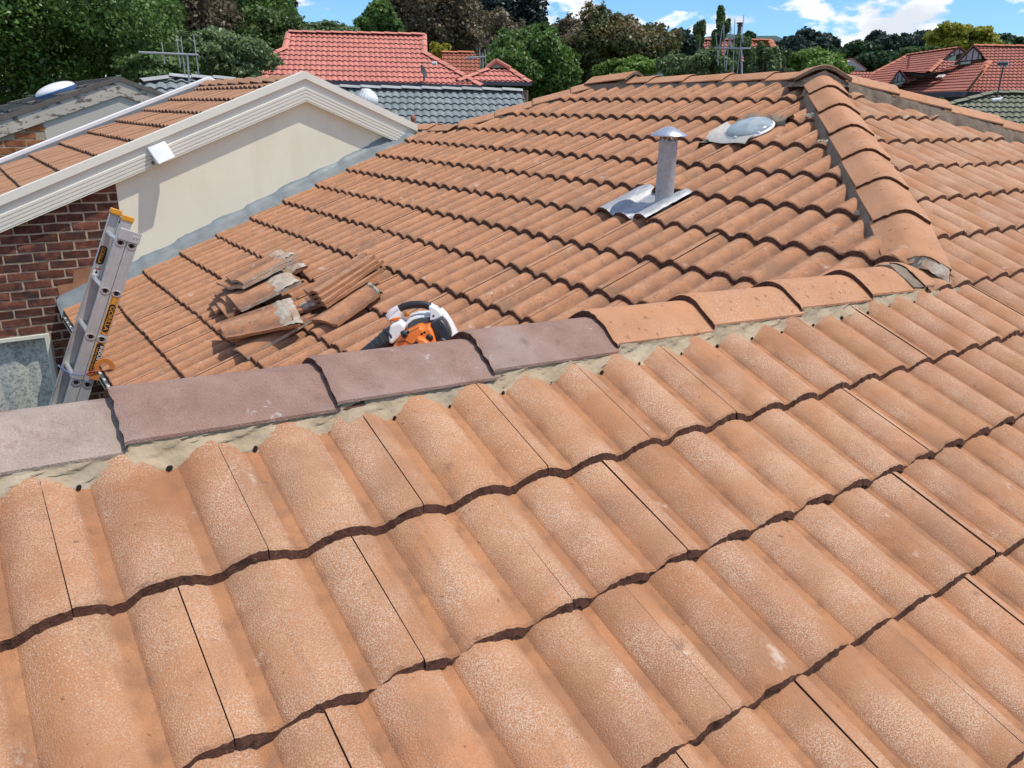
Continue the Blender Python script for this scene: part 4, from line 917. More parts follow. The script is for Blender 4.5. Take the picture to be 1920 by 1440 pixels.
for x, y, rr in ((815, 1047, .0045), (845, 1030, .0045), (925, 1175, .0065)):
    mb = MB(); mb.lathe(bp(x, y, -.094), [(rr, -.002), (rr, .003), (rr*.6, .0035), (.0002, .002)], 14, ax=-fwd, a=AX[0], b=np.cross(-fwd, AX[0])); obj('bolt', mb, M_HOLE, BLW, smooth=True)
mb = MB(); mb.lathe(bp(898, 1090, -.096), [(.015, -.004), (.015, .002), (.011, .005), (.010, .007), (.0002, .008)], 20, ax=-fwd, a=AX[0], b=np.cross(-fwd, AX[0])); obj('primer_knob', mb, M_BLACK, BLW, smooth=True)
mb = MB(); mb.tube([bp(712, 1185, -.10), bp(745, 1140, -.125), bp(775, 1108, -.125)], [.009, .008, .006], 10); mb.tube([bp(772, 1150, -.127), bp(785, 1200, -.14), bp(800, 1250, -.14)], [.006, .008, .008], 10); obj('pull_cord_grip', mb, M_BLACK, BLW, smooth=True)
mb = MB(); mb.tube([bp(480, 1120, .0), bp(430, 1150, -.01), bp(340, 1215, -.02), bp(200, 1300, -.03), bp(60, 1390, -.04)], [.040, .041, .036, .029, .024], 20, squash=(1, 1)); mb.tube([bp(445, 1140, -.01), bp(425, 1155, -.012)], [.044, .044], 20); obj('nozzle', mb, M_BLACK, BLW, smooth=True)
mb = MB(); mb.tube([bp(608, 1062, -.0965), bp(700, 1014, -.0965), bp(786, 972, -.0965)], .0012, 5); mb.tube([bp(545, 1135, -.097), bp(640, 1120, -.097), bp(745, 1180, -.097)], .0012, 5); obj('housing_seam', mb, M_HOLE, BLW, label='dark seam lines across the orange housing')
for x, y in ((925, 893),):
    mb = MB(); mb.lathe(bp(x, y, -.056 if x != 925 else -.031), [(.0045, -.001), (.0045, .0012), (.0002, .0006)], 12, ax=-fwd, a=AX[0], b=np.cross(-fwd, AX[0])); obj('screw', mb, M_DGREY, BLW)
mb = MB(); mb.tube([bp(1010, 1160, -.078), bp(1040, 1125, -.080), bp(1065, 1135, -.078)], [.010, .013, .010], 12); obj('cap_knob', mb, M_BLACK, BLW, smooth=True)
mb = MB(); mb.tube([bp(1002, 985, -.0785), bp(1015, 965, -.0785), bp(1040, 968, -.0785), bp(1050, 990, -.0785)], .0013, 6); obj('moulded_mark', mb, M_DGREY, BLW)
for i in range(5):
    mb = MB().box((0, 0, 0), (1, 1, 1), M=lambda p, i=i: bp(985+10*p[0]+i*5, 1045+i*17+9*p[2], -.0755-.0015*p[1])); obj('vent_slot', mb, M_HOLE, BLW)
mb = MB(); mb.tube([bp(790, 1190, -.128), bp(808, 1222, -.130)], [.010, .012], 10); obj('muffler_outlet', mb, M_BRIGHT, BLW, smooth=True)
for i in range(3):
    mb = MB(); a_ = .25+.22*i; q_ = bp(430+(200-430)*a_, 1150+(1300-1150)*a_, -.01-.02*a_); mb.tube([q_+(bp(446, 1140, 0)-bp(430, 1150, 0))*.35, q_-(bp(446, 1140, 0)-bp(430, 1150, 0))*.35], [.043-.010*a_*1.4]*2, 20); obj('nozzle_ring', mb, M_DGREY, BLW, smooth=True)
for i in range(4):
    x = 500+i*14; mb = MB().box((0, 0, 0), (1, 1, 1), M=lambda p, x=x: bp(x+26*p[2]+5*p[0], 1250-55*p[2], -.0965-.002*p[1])); obj('vent_slot', mb, M_HOLE, BLW)

# ------------------------------------------------------------------ loose tiles stacked on the roof
def z4(x, y): return 400+x/5.538, 460+y/5.538
def loose(A, B, C, D, label, group, h=(.1, .1, .1, .1), rolls=1.0, ph=.0, m=None, mort=0.0, thick=.016, amp=.020, seed=0):
    m = m or M_TILEC; r = random.Random(seed)
    P = [hitC(*z4(*q), hh) for q, hh in zip((A, B, C, D), h)]; a, b, c, d = P
    n = unit(np.cross(d-a, b-a)); ctr = (a+b+c+d)/4
    t = thing('loose_tile', label, 'roof tile', ctr-n*.02, group)
    nu, nv = 22, 10; top = []; rr = []
    ej = [r.gauss(0, .003) for _ in range(nv+1)]; ej2 = [r.gauss(0, .0035) for _ in range(nv+1)]; hj = [r.gauss(0, .006)+.012*math.sin(i*.7+seed) for i in range(nu+1)]
    for j in range(nv+1):
        v = j/nv; row = []
        for i in range(nu+1):
            u = i/nu; e = a+(d-a)*u; f = b+(c-b)*u; p = e+(f-e)*v; rv = roll((ph+u*rolls*.15)); rr.append(rv)
            p = p+n*(amp*rv)
            if i == 0: p = p-unit(d-a)*abs(ej[j])*.5
            if i == nu: p = p+unit(d-a)*ej2[j]
            if j == nv: p = p+unit(b-a)*hj[i]
            row.append(p)
        top.append(row)
    bot = [[p-n*thick for p in row] for row in top]
    mb = MB(); mb.grid(top, 0, rr); mb.grid(bot, 1)
    ed = [(0, i) for i in range(nu+1)]+[(j, nu) for j in range(1, nv+1)]+[(nv, i) for i in range(nu-1, -1, -1)]+[(j, 0) for j in range(nv-1, -1, -1)]
    mb.grid([[top[j][i] for j, i in ed], [bot[j][i] for j, i in ed]], 2)
    obj('tile_body', mb, [m, M_BUTT, M_PALEM if seed in (4, 5, 3, 6) else M_SMEAR], t, smooth=True, ang=45)
    if mort:
        mb = MB(); rows = []; nn, mm = 16, 12
        off = [r.uniform(-.14, .14) for _ in range(nn+1)]
        for jj in range(mm+1):
            row = []
            for i in range(nn+1):
                u = .01+.98*i/nn; s = jj/mm; v = (1-mort+mort*off[i]*(1-s))+(mort-mort*off[i]*(1-s)+.012)*s
                e = a+(d-a)*u; f = b+(c-b)*u; edge = min(1, 3.5*min(s+.02, 1.04-s))
                row.append(e+(f-e)*v+n*(amp*roll(ph+u*rolls*.15)+edge*(.005+abs(r.gauss(0, .0035)))-.002))
            rows.append(row)
        mb.grid(rows); mb.grid([rows[-1], [p-n*.014 for p in rows[-1]]]); obj('mortar', mb, M_PALEM, t, smooth=True, ang=75)
    return t
GL, GR = 'cut tiles stacked on the lower roof', 'cut tiles stacked beside the blower'
loose((-10, 560), (420, 330), (640, 470), (160, 770), 'dark lowest tile at the back of the mortar-caked stack', GL, (.055,)*4, 1.6, .02, seed=1)
loose((10, 500), (560, 260), (800, 420), (230, 690), 'shaded tile below the wide broken tile in the left stack', GL, (.075,)*4, 1.6, .02, mort=.0, seed=2)
loose((95, 480), (690, 262), (945, 392), (300, 695), 'wide broken tile with a large pale mortar patch at its upper end', GL, (.100, .100, .095, .10), 1.5, .03, mort=.42, seed=3, amp=.022)
loose((40, 415), (640, 120), (845, 190), (318, 462), 'thin tile with a cream edge directly under the topmost cut tile', GL, (.140,)*4, 1.0, .0, mort=.1, seed=4)
loose((140, 345), (705, 68), (858, 118), (318, 412), 'topmost narrow cut tile of the left stack with a dark tarred edge', GL, (.165,)*4, 1.0, .02, mort=.22, seed=5)
loose((180, 1060), (900, 760), (1075, 735), (345, 1165), 'narrow tile lying lowest under the nailed tile in shade', GL, (.025, .05, .04, .025), 1.0, .05, seed=6)
loose((20, 880), (760, 640), (930, 700), (240, 1010), 'shaded tile hidden beneath the tile with the bent nail', GL, (.055,)*4, 1.4, .05, seed=7)
nl = loose((62, 800), (800, 545), (940, 835), (135, 985), 'front tile of the left stack with pale mortar and a bent nail', GL, (.095, .10, .08, .085), 1.35, .05, mort=.26, seed=8)
q = hitC(*z4(830, 770), .115); mb = MB(); mb.tube([q+V(-.006, 0, .0), q+V(0, -.002, .002), q+V(-.010, -.006, .020)], .0016, 6); mb.tube([q, q+V(-.02, -.012, -.004)], .0014, 6); obj('nail', mb, M_RUST, nl)
loose((1030, 800), (1590, 400), (1752, 490), (1285, 822), 'flat cut tile lying in front of the right stack', GR, (.040, .04, .04, .035), .85, .10, seed=9, mort=.06)
loose((1040, 590), (1720, 250), (1800, 262), (1180, 655), 'lowest tile of the right stack', GR, (.070,)*4, .9, .02, seed=10)
loose((1000, 545), (1690, 195), (1740, 215), (1160, 620), 'second lowest tile of the right stack', GR, (.092,)*4, .9, .02, seed=11)
loose((965, 510), (1640, 150), (1705, 190), (1130, 570), 'tile just beneath the topmost tile of the right stack', GR, (.112,)*4, .9, .02, seed=12)
loose((945, 480), (1555, 105), (1672, 140), (1095, 515), 'topmost long cut tile of the right stack', GR, (.135,)*4, 1.0, .02, seed=13)

loose((560, 330), (900, 180), (985, 235), (640, 400), 'broken tile piece poking out between the two stacks', GL, (.03, .045, .04, .03), .8, .05, mort=.5, seed=14)
loose((840, 640), (1040, 560), (1120, 640), (900, 720), 'short broken end piece with mortar between the two stacks', GL, (.045, .05, .04, .04), .8, .05, mort=.75, seed=15)
loose((150, 900), (500, 800), (560, 960), (240, 1050), 'small shaded fragment under the front tile of the left stack', GL, (.03, .03, .03, .03), .9, .03, seed=16)
loose((-40, 610), (160, 520), (230, 600), (30, 720), 'grey mortar-caked fragment at the left end of the left stack', GL, (.04, .045, .045, .04), .7, .04, mort=.8, seed=17)
loose((950, 560), (1120, 480), (1180, 560), (1010, 650), 'broken bottom corner under the tails of the right stack', GR, (.05, .05, .05, .05), .8, .04, seed=18)

# ------------------------------------------------------------------ houses beyond
def roof_plane(pts, facing, pitch, p0):
    """plane through p0, pitched, facing horizontally along 'facing'; pixel polygon -> 3D"""
    f = unit(V(facing[0], facing[1], 0)); n = V(f[0]*math.sin(pitch), f[1]*math.sin(pitch), math.cos(pitch))
    return [plane_hit(a, b, n, p0) for a, b in pts], n, f
def tiled(parent, poly, n, f, W, G, mats, H=.03, lift=.028, limit=0, ns=10, stag=True, org=None):
    """cover a convex polygon (3D points in one roof plane) with tiles; all joined as stuff unless limit"""
    up = unit(V(0, 0, 1)-n*n[2]); U = np.cross(up, n); ctr = sum(poly)/len(poly); og = ctr if org is None else org
    fr = Frame(og-n*(lift+H), U, up); uv = [((p-og) @ fr.U, (p-og) @ fr.V) for p in poly]
    clips = []
    for i in range(len(poly)):
        a, b = poly[i], poly[(i+1) % len(poly)]; e = b-a; c = np.cross(n, e); c = c if c @ (ctr-a) > 0 else -c; clips.append((a, unit(c)))
    me = [tile_mesh('roof_tile', W, G+.03, G, H, lift, .022, ns, [0, G+.03], mats, 7)]
    us = [u for u, v in uv]; vs = [v for u, v in uv]; c = []
    rows = [(k*G, (W/2 if (k % 2 and stag) else 0)) for k in range(int(math.floor(min(vs)/G)), int(math.ceil(max(vs)/G)))]
    lay(c, fr, rows, (min(us)-W, max(us)+W), W, G, me, clips)
    settle(c, parent, 'roof_tile', limit)
def caps_line(parent, a, b, hw, m, step=.4, lift=.02, up=.02):
    n = max(1, int(round(np.linalg.norm(b-a)/step))); me = cap_mesh('ridge_cap', np.linalg.norm(b-a)/n, hw, hw*.4, .02, [m, M_FARBUTT], 3, up, 8)
    for i in range(n): put_cap(me, a+(b-a)*i/n+V(0, 0, lift), a+(b-a)*(i+1)/n+V(0, 0, lift), parent=parent)
def wall_under(parent, a, b, m, z0, depth=.2, name='wall', inset=.4):
    d = unit(V(b[0]-a[0], b[1]-a[1], 0)); nrm = V(-d[1], d[0], 0); nrm = nrm if nrm @ (a-CAM) > 0 else -nrm
    a2, b2 = a+nrm*inset+d*inset*.6, b+nrm*inset-d*inset*.6; zt = min(a[2], b[2])-.15
    mb = MB().prism([V(a2[0], a2[1], z0), V(b2[0], b2[1], z0), V(b2[0], b2[1], zt), V(a2[0], a2[1], zt)], nrm*depth); return obj(name, mb, m, parent)
def fascia(parent, a, b, m, h=.2, t=.12):
    d = unit(V(b[0]-a[0], b[1]-a[1], 0)); nrm = V(-d[1], d[0], 0); nrm = nrm if nrm @ (a-CAM) < 0 else -nrm
    mb = MB().prism([a+nrm*.06, b+nrm*.06, b+nrm*.06-V(0, 0, h), a+nrm*.06-V(0, 0, h)], -nrm*t); return obj('gutter', mb, m, parent)
toCam = lambda px: -unit(V(ray(px, 204)[0], ray(px, 204)[1], 0))
def back_slope(parent, a, b, f, pitch, run, m):
    d = V(-f[0]*run, -f[1]*run, -run*math.tan(pitch)); mb = MB().prism([a, b, b+d, a+d], V(0, 0, -.03)); obj('back_roof', mb, m, parent)

# dark gabled house on the left
YD = 10.3; DP = V(1.967, YD, 1.035); sD = .36
def dz_(x): return DP[2]-abs(x-DP[0])*sD
DH = thing('dark_roofed_house', 'older gabled house with charcoal tiles and peeling barge boards', 'house', (1.5, 12, -3.1))
thD_ = math.atan(sD); frX = Frame((DP[0], 0, DP[2]-.05), (0, -1, 0), (math.cos(thD_), 0, math.sin(thD_)))
MX = [tile_mesh('roof_tile', .30, .35, .31, .016, .030, .024, 8, [0, .006, .35], [M_DTILE, M_GREYBUTT], 80+s, .004) for s in range(3)]
c = []; lay(c, frX, [(-.31*k, .15*(k % 2)) for k in range(1, 9)], (-15.2, -10.2), .30, .31, MX, [(V(0, YD-.02, 0), V(0, 1, 0))], .004, .012); settle(c, DH, 'roof_tile', 200)
frX2 = Frame((DP[0], 0, DP[2]-.05), (0, 1, 0), (-math.cos(thD_), 0, math.sin(thD_)))
c = []; lay(c, frX2, [(-.31*k, .15*(k % 2)) for k in range(1, 6)], (10.2, 15.2), .30, .31, MX, [(V(0, YD-.02, 0), V(0, 1, 0))], .004, .012); settle(c, DH, 'roof_tile', 60)
capD = cap_mesh('ridge_cap', .40, .13, .055, .018, [M_DTILE, M_GREYBUTT], 91, .022)
for i in range(12): put_cap(capD, V(DP[0], 10.28+.40*i, DP[2]-.02), V(DP[0], 10.28+.40*(i+1), DP[2]-.02), parent=DH)
for x0 in (-.6, 3.4):
    mb = MB(); mb.grid([[V(x, y, dz_(x)+z) for y, z in ((YD+.02, .0), (YD-.025, .0), (YD-.025, -.055), (YD-.005, -.055))] for x in (x0, DP[0])]); obj('barge_capping', mb, M_DWOOD, DH)
    mb = MB(); mb.grid([[V(x, y, dz_(x)+z) for y, z in ((YD-.008, -.05), (YD-.008, -.225), (YD+.02, -.23))] for x in (x0, DP[0])]); obj('barge_board', mb, M_PEEL, DH)
mb = MB(); mb.prism([V(1.065, YD+.02, dz_(1.065)-.15), V(DP[0], YD+.02, DP[2]-.15), V(3.3, YD+.02, dz_(3.3)-.15), V(3.3, YD+.02, -.4), V(1.065, YD+.02, -.4)], V(0, .03, 0)); obj('gable_cladding', mb, M_DULL, DH)
mb = MB(); mb.prism([V(-.6, YD+.026, dz_(-.6)-.15), V(1.065, YD+.026, dz_(1.065)-.15), V(1.065, YD+.026, -3.1), V(-.6, YD+.026, -3.1)], V(0, .2, 0)); obj('wall', mb, M_BJOINT, DH); obj('wall', MB().box((1.07, YD+.06, -3.1), (3.3, YD+.2, -.35)), M_BRICK2, DH); obj('wall', MB().box((-.6, 15, -3.2), (3.3, 15.1, .2)), M_BRICK2, DH)
bm2 = [brick_mesh(.226, .074, 50+i, M_BRICK2) for i in range(4)]
for k in range(9):
    for j in range(8):
        x = -.45+.238*j-(.119 if k % 2 else 0); z = -.05+.086*k; hi = min(x+.226, 1.06)
        if hi-x > .2 and z+.05 < dz_(x)-.20: o = link('brick', random.choice(bm2), DH); o.matrix_world = Matrix.Translation((x, YD+.0215+RNG.normal(0, .001), z))
dc = V(1.45, 12.0, dz_(1.45)+.0); ax_ = frX.N
sd = thing('white_skylight', 'white domed skylight on the charcoal tiled roof', 'skylight', dc)
mb = MB(); mb.lathe(dc, [(.27*math.cos(i/10*math.pi/2), .02+.10*math.sin(i/10*math.pi/2)) for i in range(10)]+[(.0005, .12)], 32, ax=ax_, a=frX.U, b=frX.V); obj('dome', mb, M_WDOME, sd, smooth=True)
mb = MB(); mb.lathe(dc, [(.285, -.03), (.285, .02), (.265, .028)], 32, ax=ax_, a=frX.U, b=frX.V); obj('collar', mb, M_BLUE, sd, smooth=True)

# grey roofs
GP = at(645, 163, 17.5); fG = toCam(800); GRH = thing('grey_tiled_house', 'house with a long grey tiled roof below the red one', 'house', V(GP[0], GP[1], -2.6))
poly, n_, f_ = roof_plane([(560, 160), (978, 168), (1000, 235), (990, 262), (600, 262)], fG, math.radians(23), at(810, 165.5, 17.6)); tiled(GRH, [poly[0], poly[1], poly[2], poly[3], poly[4]], n_, f_, .30, .30, [M_GTILE, M_GREYBUTT], .032, .03, 290, 12)
caps_line(GRH, poly[0], poly[1], .12, M_GCAP, .42, .02); back_slope(GRH, poly[0], poly[1], f_, .4, 3.5, M_GTILE)
wall_under(GRH, poly[4], poly[3], M_BRWALL, -3, inset=.3)
mb = MB().prism([poly[1], poly[2], poly[2]-V(0, 0, .2), poly[1]-V(0, 0, .2)], unit(np.cross(poly[1]-poly[0], V(0, 0, 1)))*-.04); obj('barge_board', mb, M_DULL, GRH)
poly, n_, f_ = roof_plane([(262, 150), (318, 141), (440, 147), (455, 190), (230, 190)], toCam(350), math.radians(22), at(360, 143, 15.8)); GR2 = thing('blue_grey_roofed_house', 'blue grey tiled roof showing above the white barge capping', 'house', V(poly[1][0], poly[1][1], -2.6))
tiled(GR2, poly, n_, f_, .34, .32, [M_GTILE, M_GREYBUTT], .035, .035, 200, 12); caps_line(GR2, poly[1], poly[2], .12, M_GCAP, .42, .02); caps_line(GR2, poly[0], poly[1], .12, M_GCAP, .42, .01)
wall_under(GR2, poly[4], poly[3], M_BRWALL, -3, inset=.3); back_slope(GR2, poly[1], poly[2], f_, .4, 3, M_GTILE)

# red house
RP = at(540, 58, 28); fR = toCam(690); RH = thing('red_tiled_house', 'large house with a bright salmon red tiled roof and purple gutter', 'house', V(RP[0], RP[1], -1))
front = [(541, 58), (795, 63), (796, 96), (906, 160), (600, 152), (415, 144), (534, 88)]
pr_, n_, f_ = roof_plane(front, fR, math.radians(27), at(668, 60.5, 28.2))
eave = [pr_[3], pr_[5]]
tiled(RH, [pr_[0], pr_[1], pr_[2], pr_[6]], n_, f_, .32, .33, [M_RTILE, M_FARBUTT], .034, .034, 100, 10, stag=False, org=pr_[0]); tiled(RH, [pr_[6], pr_[2], pr_[3], pr_[5]], n_, f_, .32, .33, [M_RTILE, M_FARBUTT], .034, .034, 190, 10, stag=False, org=pr_[0])
caps_line(RH, pr_[0], pr_[1], .14, M_RCAP, .42, .02); caps_line(RH, pr_[3], pr_[2], .13, M_RCAP, .42, .02); caps_line(RH, pr_[5], pr_[6], .13, M_RCAP, .42, .02); caps_line(RH, pr_[2], pr_[1], .09, M_RCAP, .5, .0); caps_line(RH, pr_[6], pr_[0], .09, M_RCAP, .5, .0)
back_slope(RH, pr_[0], pr_[1], f_, .47, 4, M_RTILE); fascia(RH, pr_[5], pr_[3], M_PURPLE, .17); wall_under(RH, pr_[5], pr_[3], M_BRWALL, -1.2, inset=.45)
h1 = [(912, 128), (957, 128), (996, 152), (1000, 154), (858, 150)]
ph_, n2_, _ = roof_plane([(912, 128), (957, 128), (997, 154), (856, 151)], fR, math.radians(26), at(930, 127, 26.5)); tiled(RH, ph_, n2_, f_, .32, .33, [M_RTILE, M_FARBUTT], .034, .034, 0, 8, stag=False)
caps_line(RH, ph_[2], ph_[1], .12, M_RCAP, .42, .02); caps_line(RH, ph_[3], ph_[0], .12, M_RCAP, .42, .02); fascia(RH, ph_[3], ph_[2], M_PURPLE, .11); wall_under(RH, at(903, 158, 26.0), ph_[2], M_BRWALL, -2.5, inset=.25)
gt = [at(912, 128, 26.5), at(957, 128, 26.5), at(930, 113, 26.5)]; mb = MB().prism([at(916, 127, 26.6), at(950, 127, 26.6), at(931, 117, 26.6)], -f_*.1); obj('gablet_panel', mb, M_LOUV, RH)
for a, b in ((gt[0], gt[2]), (gt[2], gt[1])): mb = MB().tube([a, b], .06, 6); obj('gablet_board', mb, M_RCAP, RH)
mb = MB().prism([gt[2], gt[2]-f_*3, gt[1]-f_*3, gt[1]], V(0, 0, -.04)); mb.prism([gt[0], gt[0]-f_*3, gt[2]-f_*3, gt[2]], V(0, 0, -.04)); obj('gablet_roof', mb, M_RTILE, RH)
R2H = thing('russet_tiled_house', 'duller russet roof behind the aerial and the red gablet', 'house', at(870, 120, 31))
pq, n3_, f3_ = roof_plane([(828, 97), (888, 97), (935, 142), (900, 142), (832, 142)], toCam(870), math.radians(24), at(858, 97, 31.5)); tiled(R2H, pq, n3_, f3_, .32, .34, [M_RTILE2, M_FARBUTT], .034, .034, 0, 8, stag=False); caps_line(R2H, pq[0], pq[1], .13, M_RCAP3, .5, .02); back_slope(R2H, pq[0], pq[1], f3_, .4, 3, M_RTILE2); wall_under(R2H, pq[4], pq[3], M_BRWALL, -1.2)

# satellite dish on the red roof
q0 = plane_hit(795, 152, n_, pr_[0]); dish = thing('satellite_dish', 'dark satellite dish standing on the salmon red roof', 'satellite dish', q0)
dcn = at(792, 135, (np.hypot(*(q0-CAM)[:2]))-.25); dax = unit(V(.62, -.70, .35)); da = unit(np.cross(dax, V(0, 0, 1))); db = np.cross(dax, da)
mb = MB(); mb.lathe(dcn, [(.0005, 0), (.09, .007), (.17, .03), (.21, .05), (.217, .047), (.17, .024), (.09, -.002), (.0005, -.010)], 26, ax=dax, a=da*1.0, b=db*.9); obj('reflector', mb, M_DGREY, dish, smooth=True)
mb = MB(); mb.tube([q0, q0+V(0, 0, .25), dcn-dax*.02], .025, 8); obj('mast', mb, M_DGREY, dish)
mb = MB(); mb.tube([dcn-db*.28, dcn+dax*.42-db*.1], .012, 6); arm = obj('feed_arm', mb, M_DGREY, dish); mb = MB(); mb.tube([dcn+dax*.38-db*.1, dcn+dax*.50-db*.07], .05, 10); obj('receiver', mb, M_WHITE, dish)

# white rotary vent on the grey roof
vc = at(687, 186, 15.2); vent = thing('rotary_vent', 'white ball shaped rotary roof vent behind the cream barge', 'roof vent', vc-V(0, 0, .25))
mb = MB(); mb.lathe(vc-V(0, 0, .3), [(.12, -.2), (.12, .12), (.15, .14)], 20); obj('collar', mb, M_WHITE, vent)
for k in range(22):
    a0 = 2*math.pi*k/22; mb = MB(); rows = []
    for i in range(9):
        t_ = i/8; rr = .20*math.sin(math.pi*(.12+.80*t_))**.7; zz = -.18+.34*t_; rows.append([vc+V(rr*math.cos(a0+s+.5*t_), rr*math.sin(a0+s+.5*t_), zz)*(1 if s else 1)+V(math.cos(a0+s), math.sin(a0+s), 0)*(0 if s == 0 else .012) for s in (0, .16, .31)])
    mb.grid(rows); obj('vent_blade', mb, M_WDOME, vent, smooth=True)
mb = MB(); mb.lathe(vc, [(.09, .155), (.07, .175), (.0004, .18)], 18); obj('vent_top', mb, M_WDOME, vent, smooth=True)
# terracotta vent pipe past the end of the barge
tp = V(3.60, 5.62, .50); vp = thing('vent_pipe', 'short terracotta vent pipe beside the end of the cream barge', 'vent pipe', tp)
mb = MB(); mb.lathe(tp, [(.022, -.2), (.022, .11), (.026, .112), (.027, .128), (.023, .14), (.012, .150), (.0004, .152)], 14); obj('pipe', mb, M_TERRA, vp, smooth=True)

# right hand houses
RR = thing('hip_roofed_house', 'brick red tiled house with three gablets on the right', 'house', at(1850, 170, 40))
p4base = at(1880, 86, 43); f4 = toCam(1800); pit = math.radians(24)
Z2 = lambda x, y: (1580+x/5.647, 40+y/5.647)
P4, n4, f4 = roof_plane([Z2(1390, 250), Z2(2300, 262), Z2(2300, 748), Z2(1290, 742), Z2(1545, 420)], f4, pit, p4base)
_q = plane_hit(*Z2(2300, 420), n4, P4[0]); tiled(RR, [P4[0], P4[1], _q, P4[4]], n4, f4, .30, .32, [M_RTILE3, M_FARBUTT], .034, .04, 0, 8, stag=False, org=P4[0]); tiled(RR, [P4[4], _q, P4[2], P4[3]], n4, f4, .30, .32, [M_RTILE3, M_FARBUTT], .034, .04, 0, 8, stag=False, org=P4[0])
f3 = V(f4[1], -f4[0], 0); f3 = f3 if f3 @ V(AX[0][0], AX[0][1], 0) < 0 else -f3
def plane3(pts, f, p0): return roof_plane(pts, f, pit, p0)
P3, n3, _ = plane3([Z2(1140, 462), Z2(1540, 421), Z2(1290, 741), Z2(670, 762), Z2(545, 700)], unit(f3+f4*.55), P4[4])
tiled(RR, P3, n3, f3, .30, .32, [M_RTILE3, M_FARBUTT], .034, .04, 0, 8, stag=False)
caps_line(RR, P4[3], P4[4], .16, M_RCAP3, .42, .04); caps_line(RR, P4[0], P4[1], .16, M_RCAP3, .42, .03)
mid = (P3[0]+P3[4])/2
P1, n1, _ = plane3([Z2(690, 350), Z2(1232, 272), Z2(1040, 412), Z2(905, 535), Z2(600, 520), Z2(455, 675), Z2(265, 640), Z2(285, 560)], unit(f3+f4*.55), at(1702, 102, 47))
def tri_fan(parent, P, n, f, idx):
    for s in idx: tiled(parent, [P[i] for i in s], n, f, .30, .32, [M_RTILE3, M_FARBUTT], .034, .04, 0, 8, stag=False)
tri_fan(RR, P1, n1, f3, ((0, 1, 2, 3, 4), (0, 4, 5, 6, 7)))
caps_line(RR, P1[0], P1[1], .12, M_RCAP3, .42, .02); caps_line(RR, P1[7], P1[0], .12, M_RCAP3, .42, .02); caps_line(RR, P1[3], P1[2], .12, M_RCAP3, .42, .03)
P2, n2q, _ = roof_plane([Z2(1040, 408), Z2(1220, 410), Z2(1140, 465), Z2(900, 560)], f4, pit, P1[2]); tiled(RR, P2, n2q, f4, .30, .32, [M_RTILE3, M_FARBUTT], .034, .04, 0, 8, stag=False)
P5, n5, _ = roof_plane([Z2(630, 522), Z2(905, 530), Z2(860, 570), Z2(690, 640)], f4, pit, P1[4]); tiled(RR, P5, n5, f4, .30, .32, [M_RTILE3, M_FARBUTT], .034, .04, 0, 8, stag=False)
caps_line(RR, P3[4], P3[0], .10, M_RCAP3, .42, .03)
mb = MB().prism([V(*(p-n3*.12)) for p in P3], V(0, 0, -.05)); mb.prism([V(*(p-n1*.12)) for p in P1], V(0, 0, -.05)); mb.prism([V(*(p-n4*.12)) for p in P4], V(0, 0, -.05)); obj('underlay', mb, M_UNDER, RR)
def gablet(a, b, top, P0, nn, back, parent=RR, slats=4):
    d = np.hypot(*(P0-CAM)[:2]); A2, B2, T2 = at(*Z2(*a), d), at(*Z2(*b), d), at(*Z2(*top), d); c = (A2+B2+T2)/3; fa = -unit(V(*(c-CAM)[:2], 0))
    inner = [p+(c-p)*.24+fa*.03 for p in (A2, B2, T2)]
    g = obj('gablet', MB().prism([A2, B2, T2], -fa*.05), M_PURPLE, parent); obj('gablet_panel', MB().prism(inner, -fa*.03), M_LOUV, g)
    for i in range(1, slats):
        t = i/slats; e = inner[0]+(inner[1]-inner[0])*t; k = min(t, 1-t)*2; h = inner[2][2]-e[2]; tt = (inner[2]-inner[0]) @ (inner[1]-inner[0])/((inner[1]-inner[0]) @ (inner[1]-inner[0])); k = t/tt if t < tt else (1-t)/(1-tt)
        obj('gablet_batten', MB().tube([e+fa*.02, e+V(0, 0, h*k*.97)+fa*.02], .018, 5), M_PURPLE, g)
    bk = V(*(back*1.0))
    obj('gablet_roof', MB().prism([A2+fa*.12, T2+fa*.12, T2+bk, A2+bk*.3], V(0, 0, .04)).prism([T2+fa*.12, B2+fa*.12, B2+bk*.3, T2+bk], V(0, 0, .04)), M_RTILE3, parent)
gablet((1200, 437), (1532, 405), (1387, 256), P4[4]*.5+P4[0]*.5, n4, -f4*1.5)
gablet((1045, 402), (1310, 330), (1240, 275), P1[1]*.6+P1[2]*.4, n4, -f4*1.2)
gablet((458, 675), (692, 632), (606, 516), P1[4]*.7+P1[5]*.3, n4, -f4*1.5)
q = [plane_hit(*Z2(*s), n3, P3[0]+n3*.03) for s in ((985, 605), (1010, 580), (1090, 572), (1055, 598))]; sk = obj('roof_window', MB().prism(q, n3*.05), M_WHITE, RR)
mb = MB(); pq_ = plane_hit(*Z2(687, 505), n1, P1[0]); mb.tube([pq_, pq_+V(0, 0, .55)], .05, 8); obj('vent_stack', mb, M_RTILE3, RR)
fascia(RR, P3[3], P3[2], M_PURPLE, .2); wall_under(RR, P3[3], P3[2], M_PURPLE, -2, inset=.5); fascia(RR, P4[3], P4[2], M_PURPLE, .2); wall_under(RR, P4[3], P4[2], M_PURPLE, -2, inset=.5)
back_slope(RR, P4[0], P4[1], f4, .42, 5, M_RTILE3)
SH = thing('small_gabled_house', 'small white gable and red roof seen left of the brick red house', 'house', at(1605, 130, 44))
d_ = 44; A2, T2, B2 = at(*Z2(75, 520), d_), at(*Z2(95, 405), d_), at(*Z2(250, 520), d_); obj('gable', MB().prism([A2, B2, T2, at(*Z2(60, 430), d_)], V(.3, .5, 0)), M_LOUV, SH)
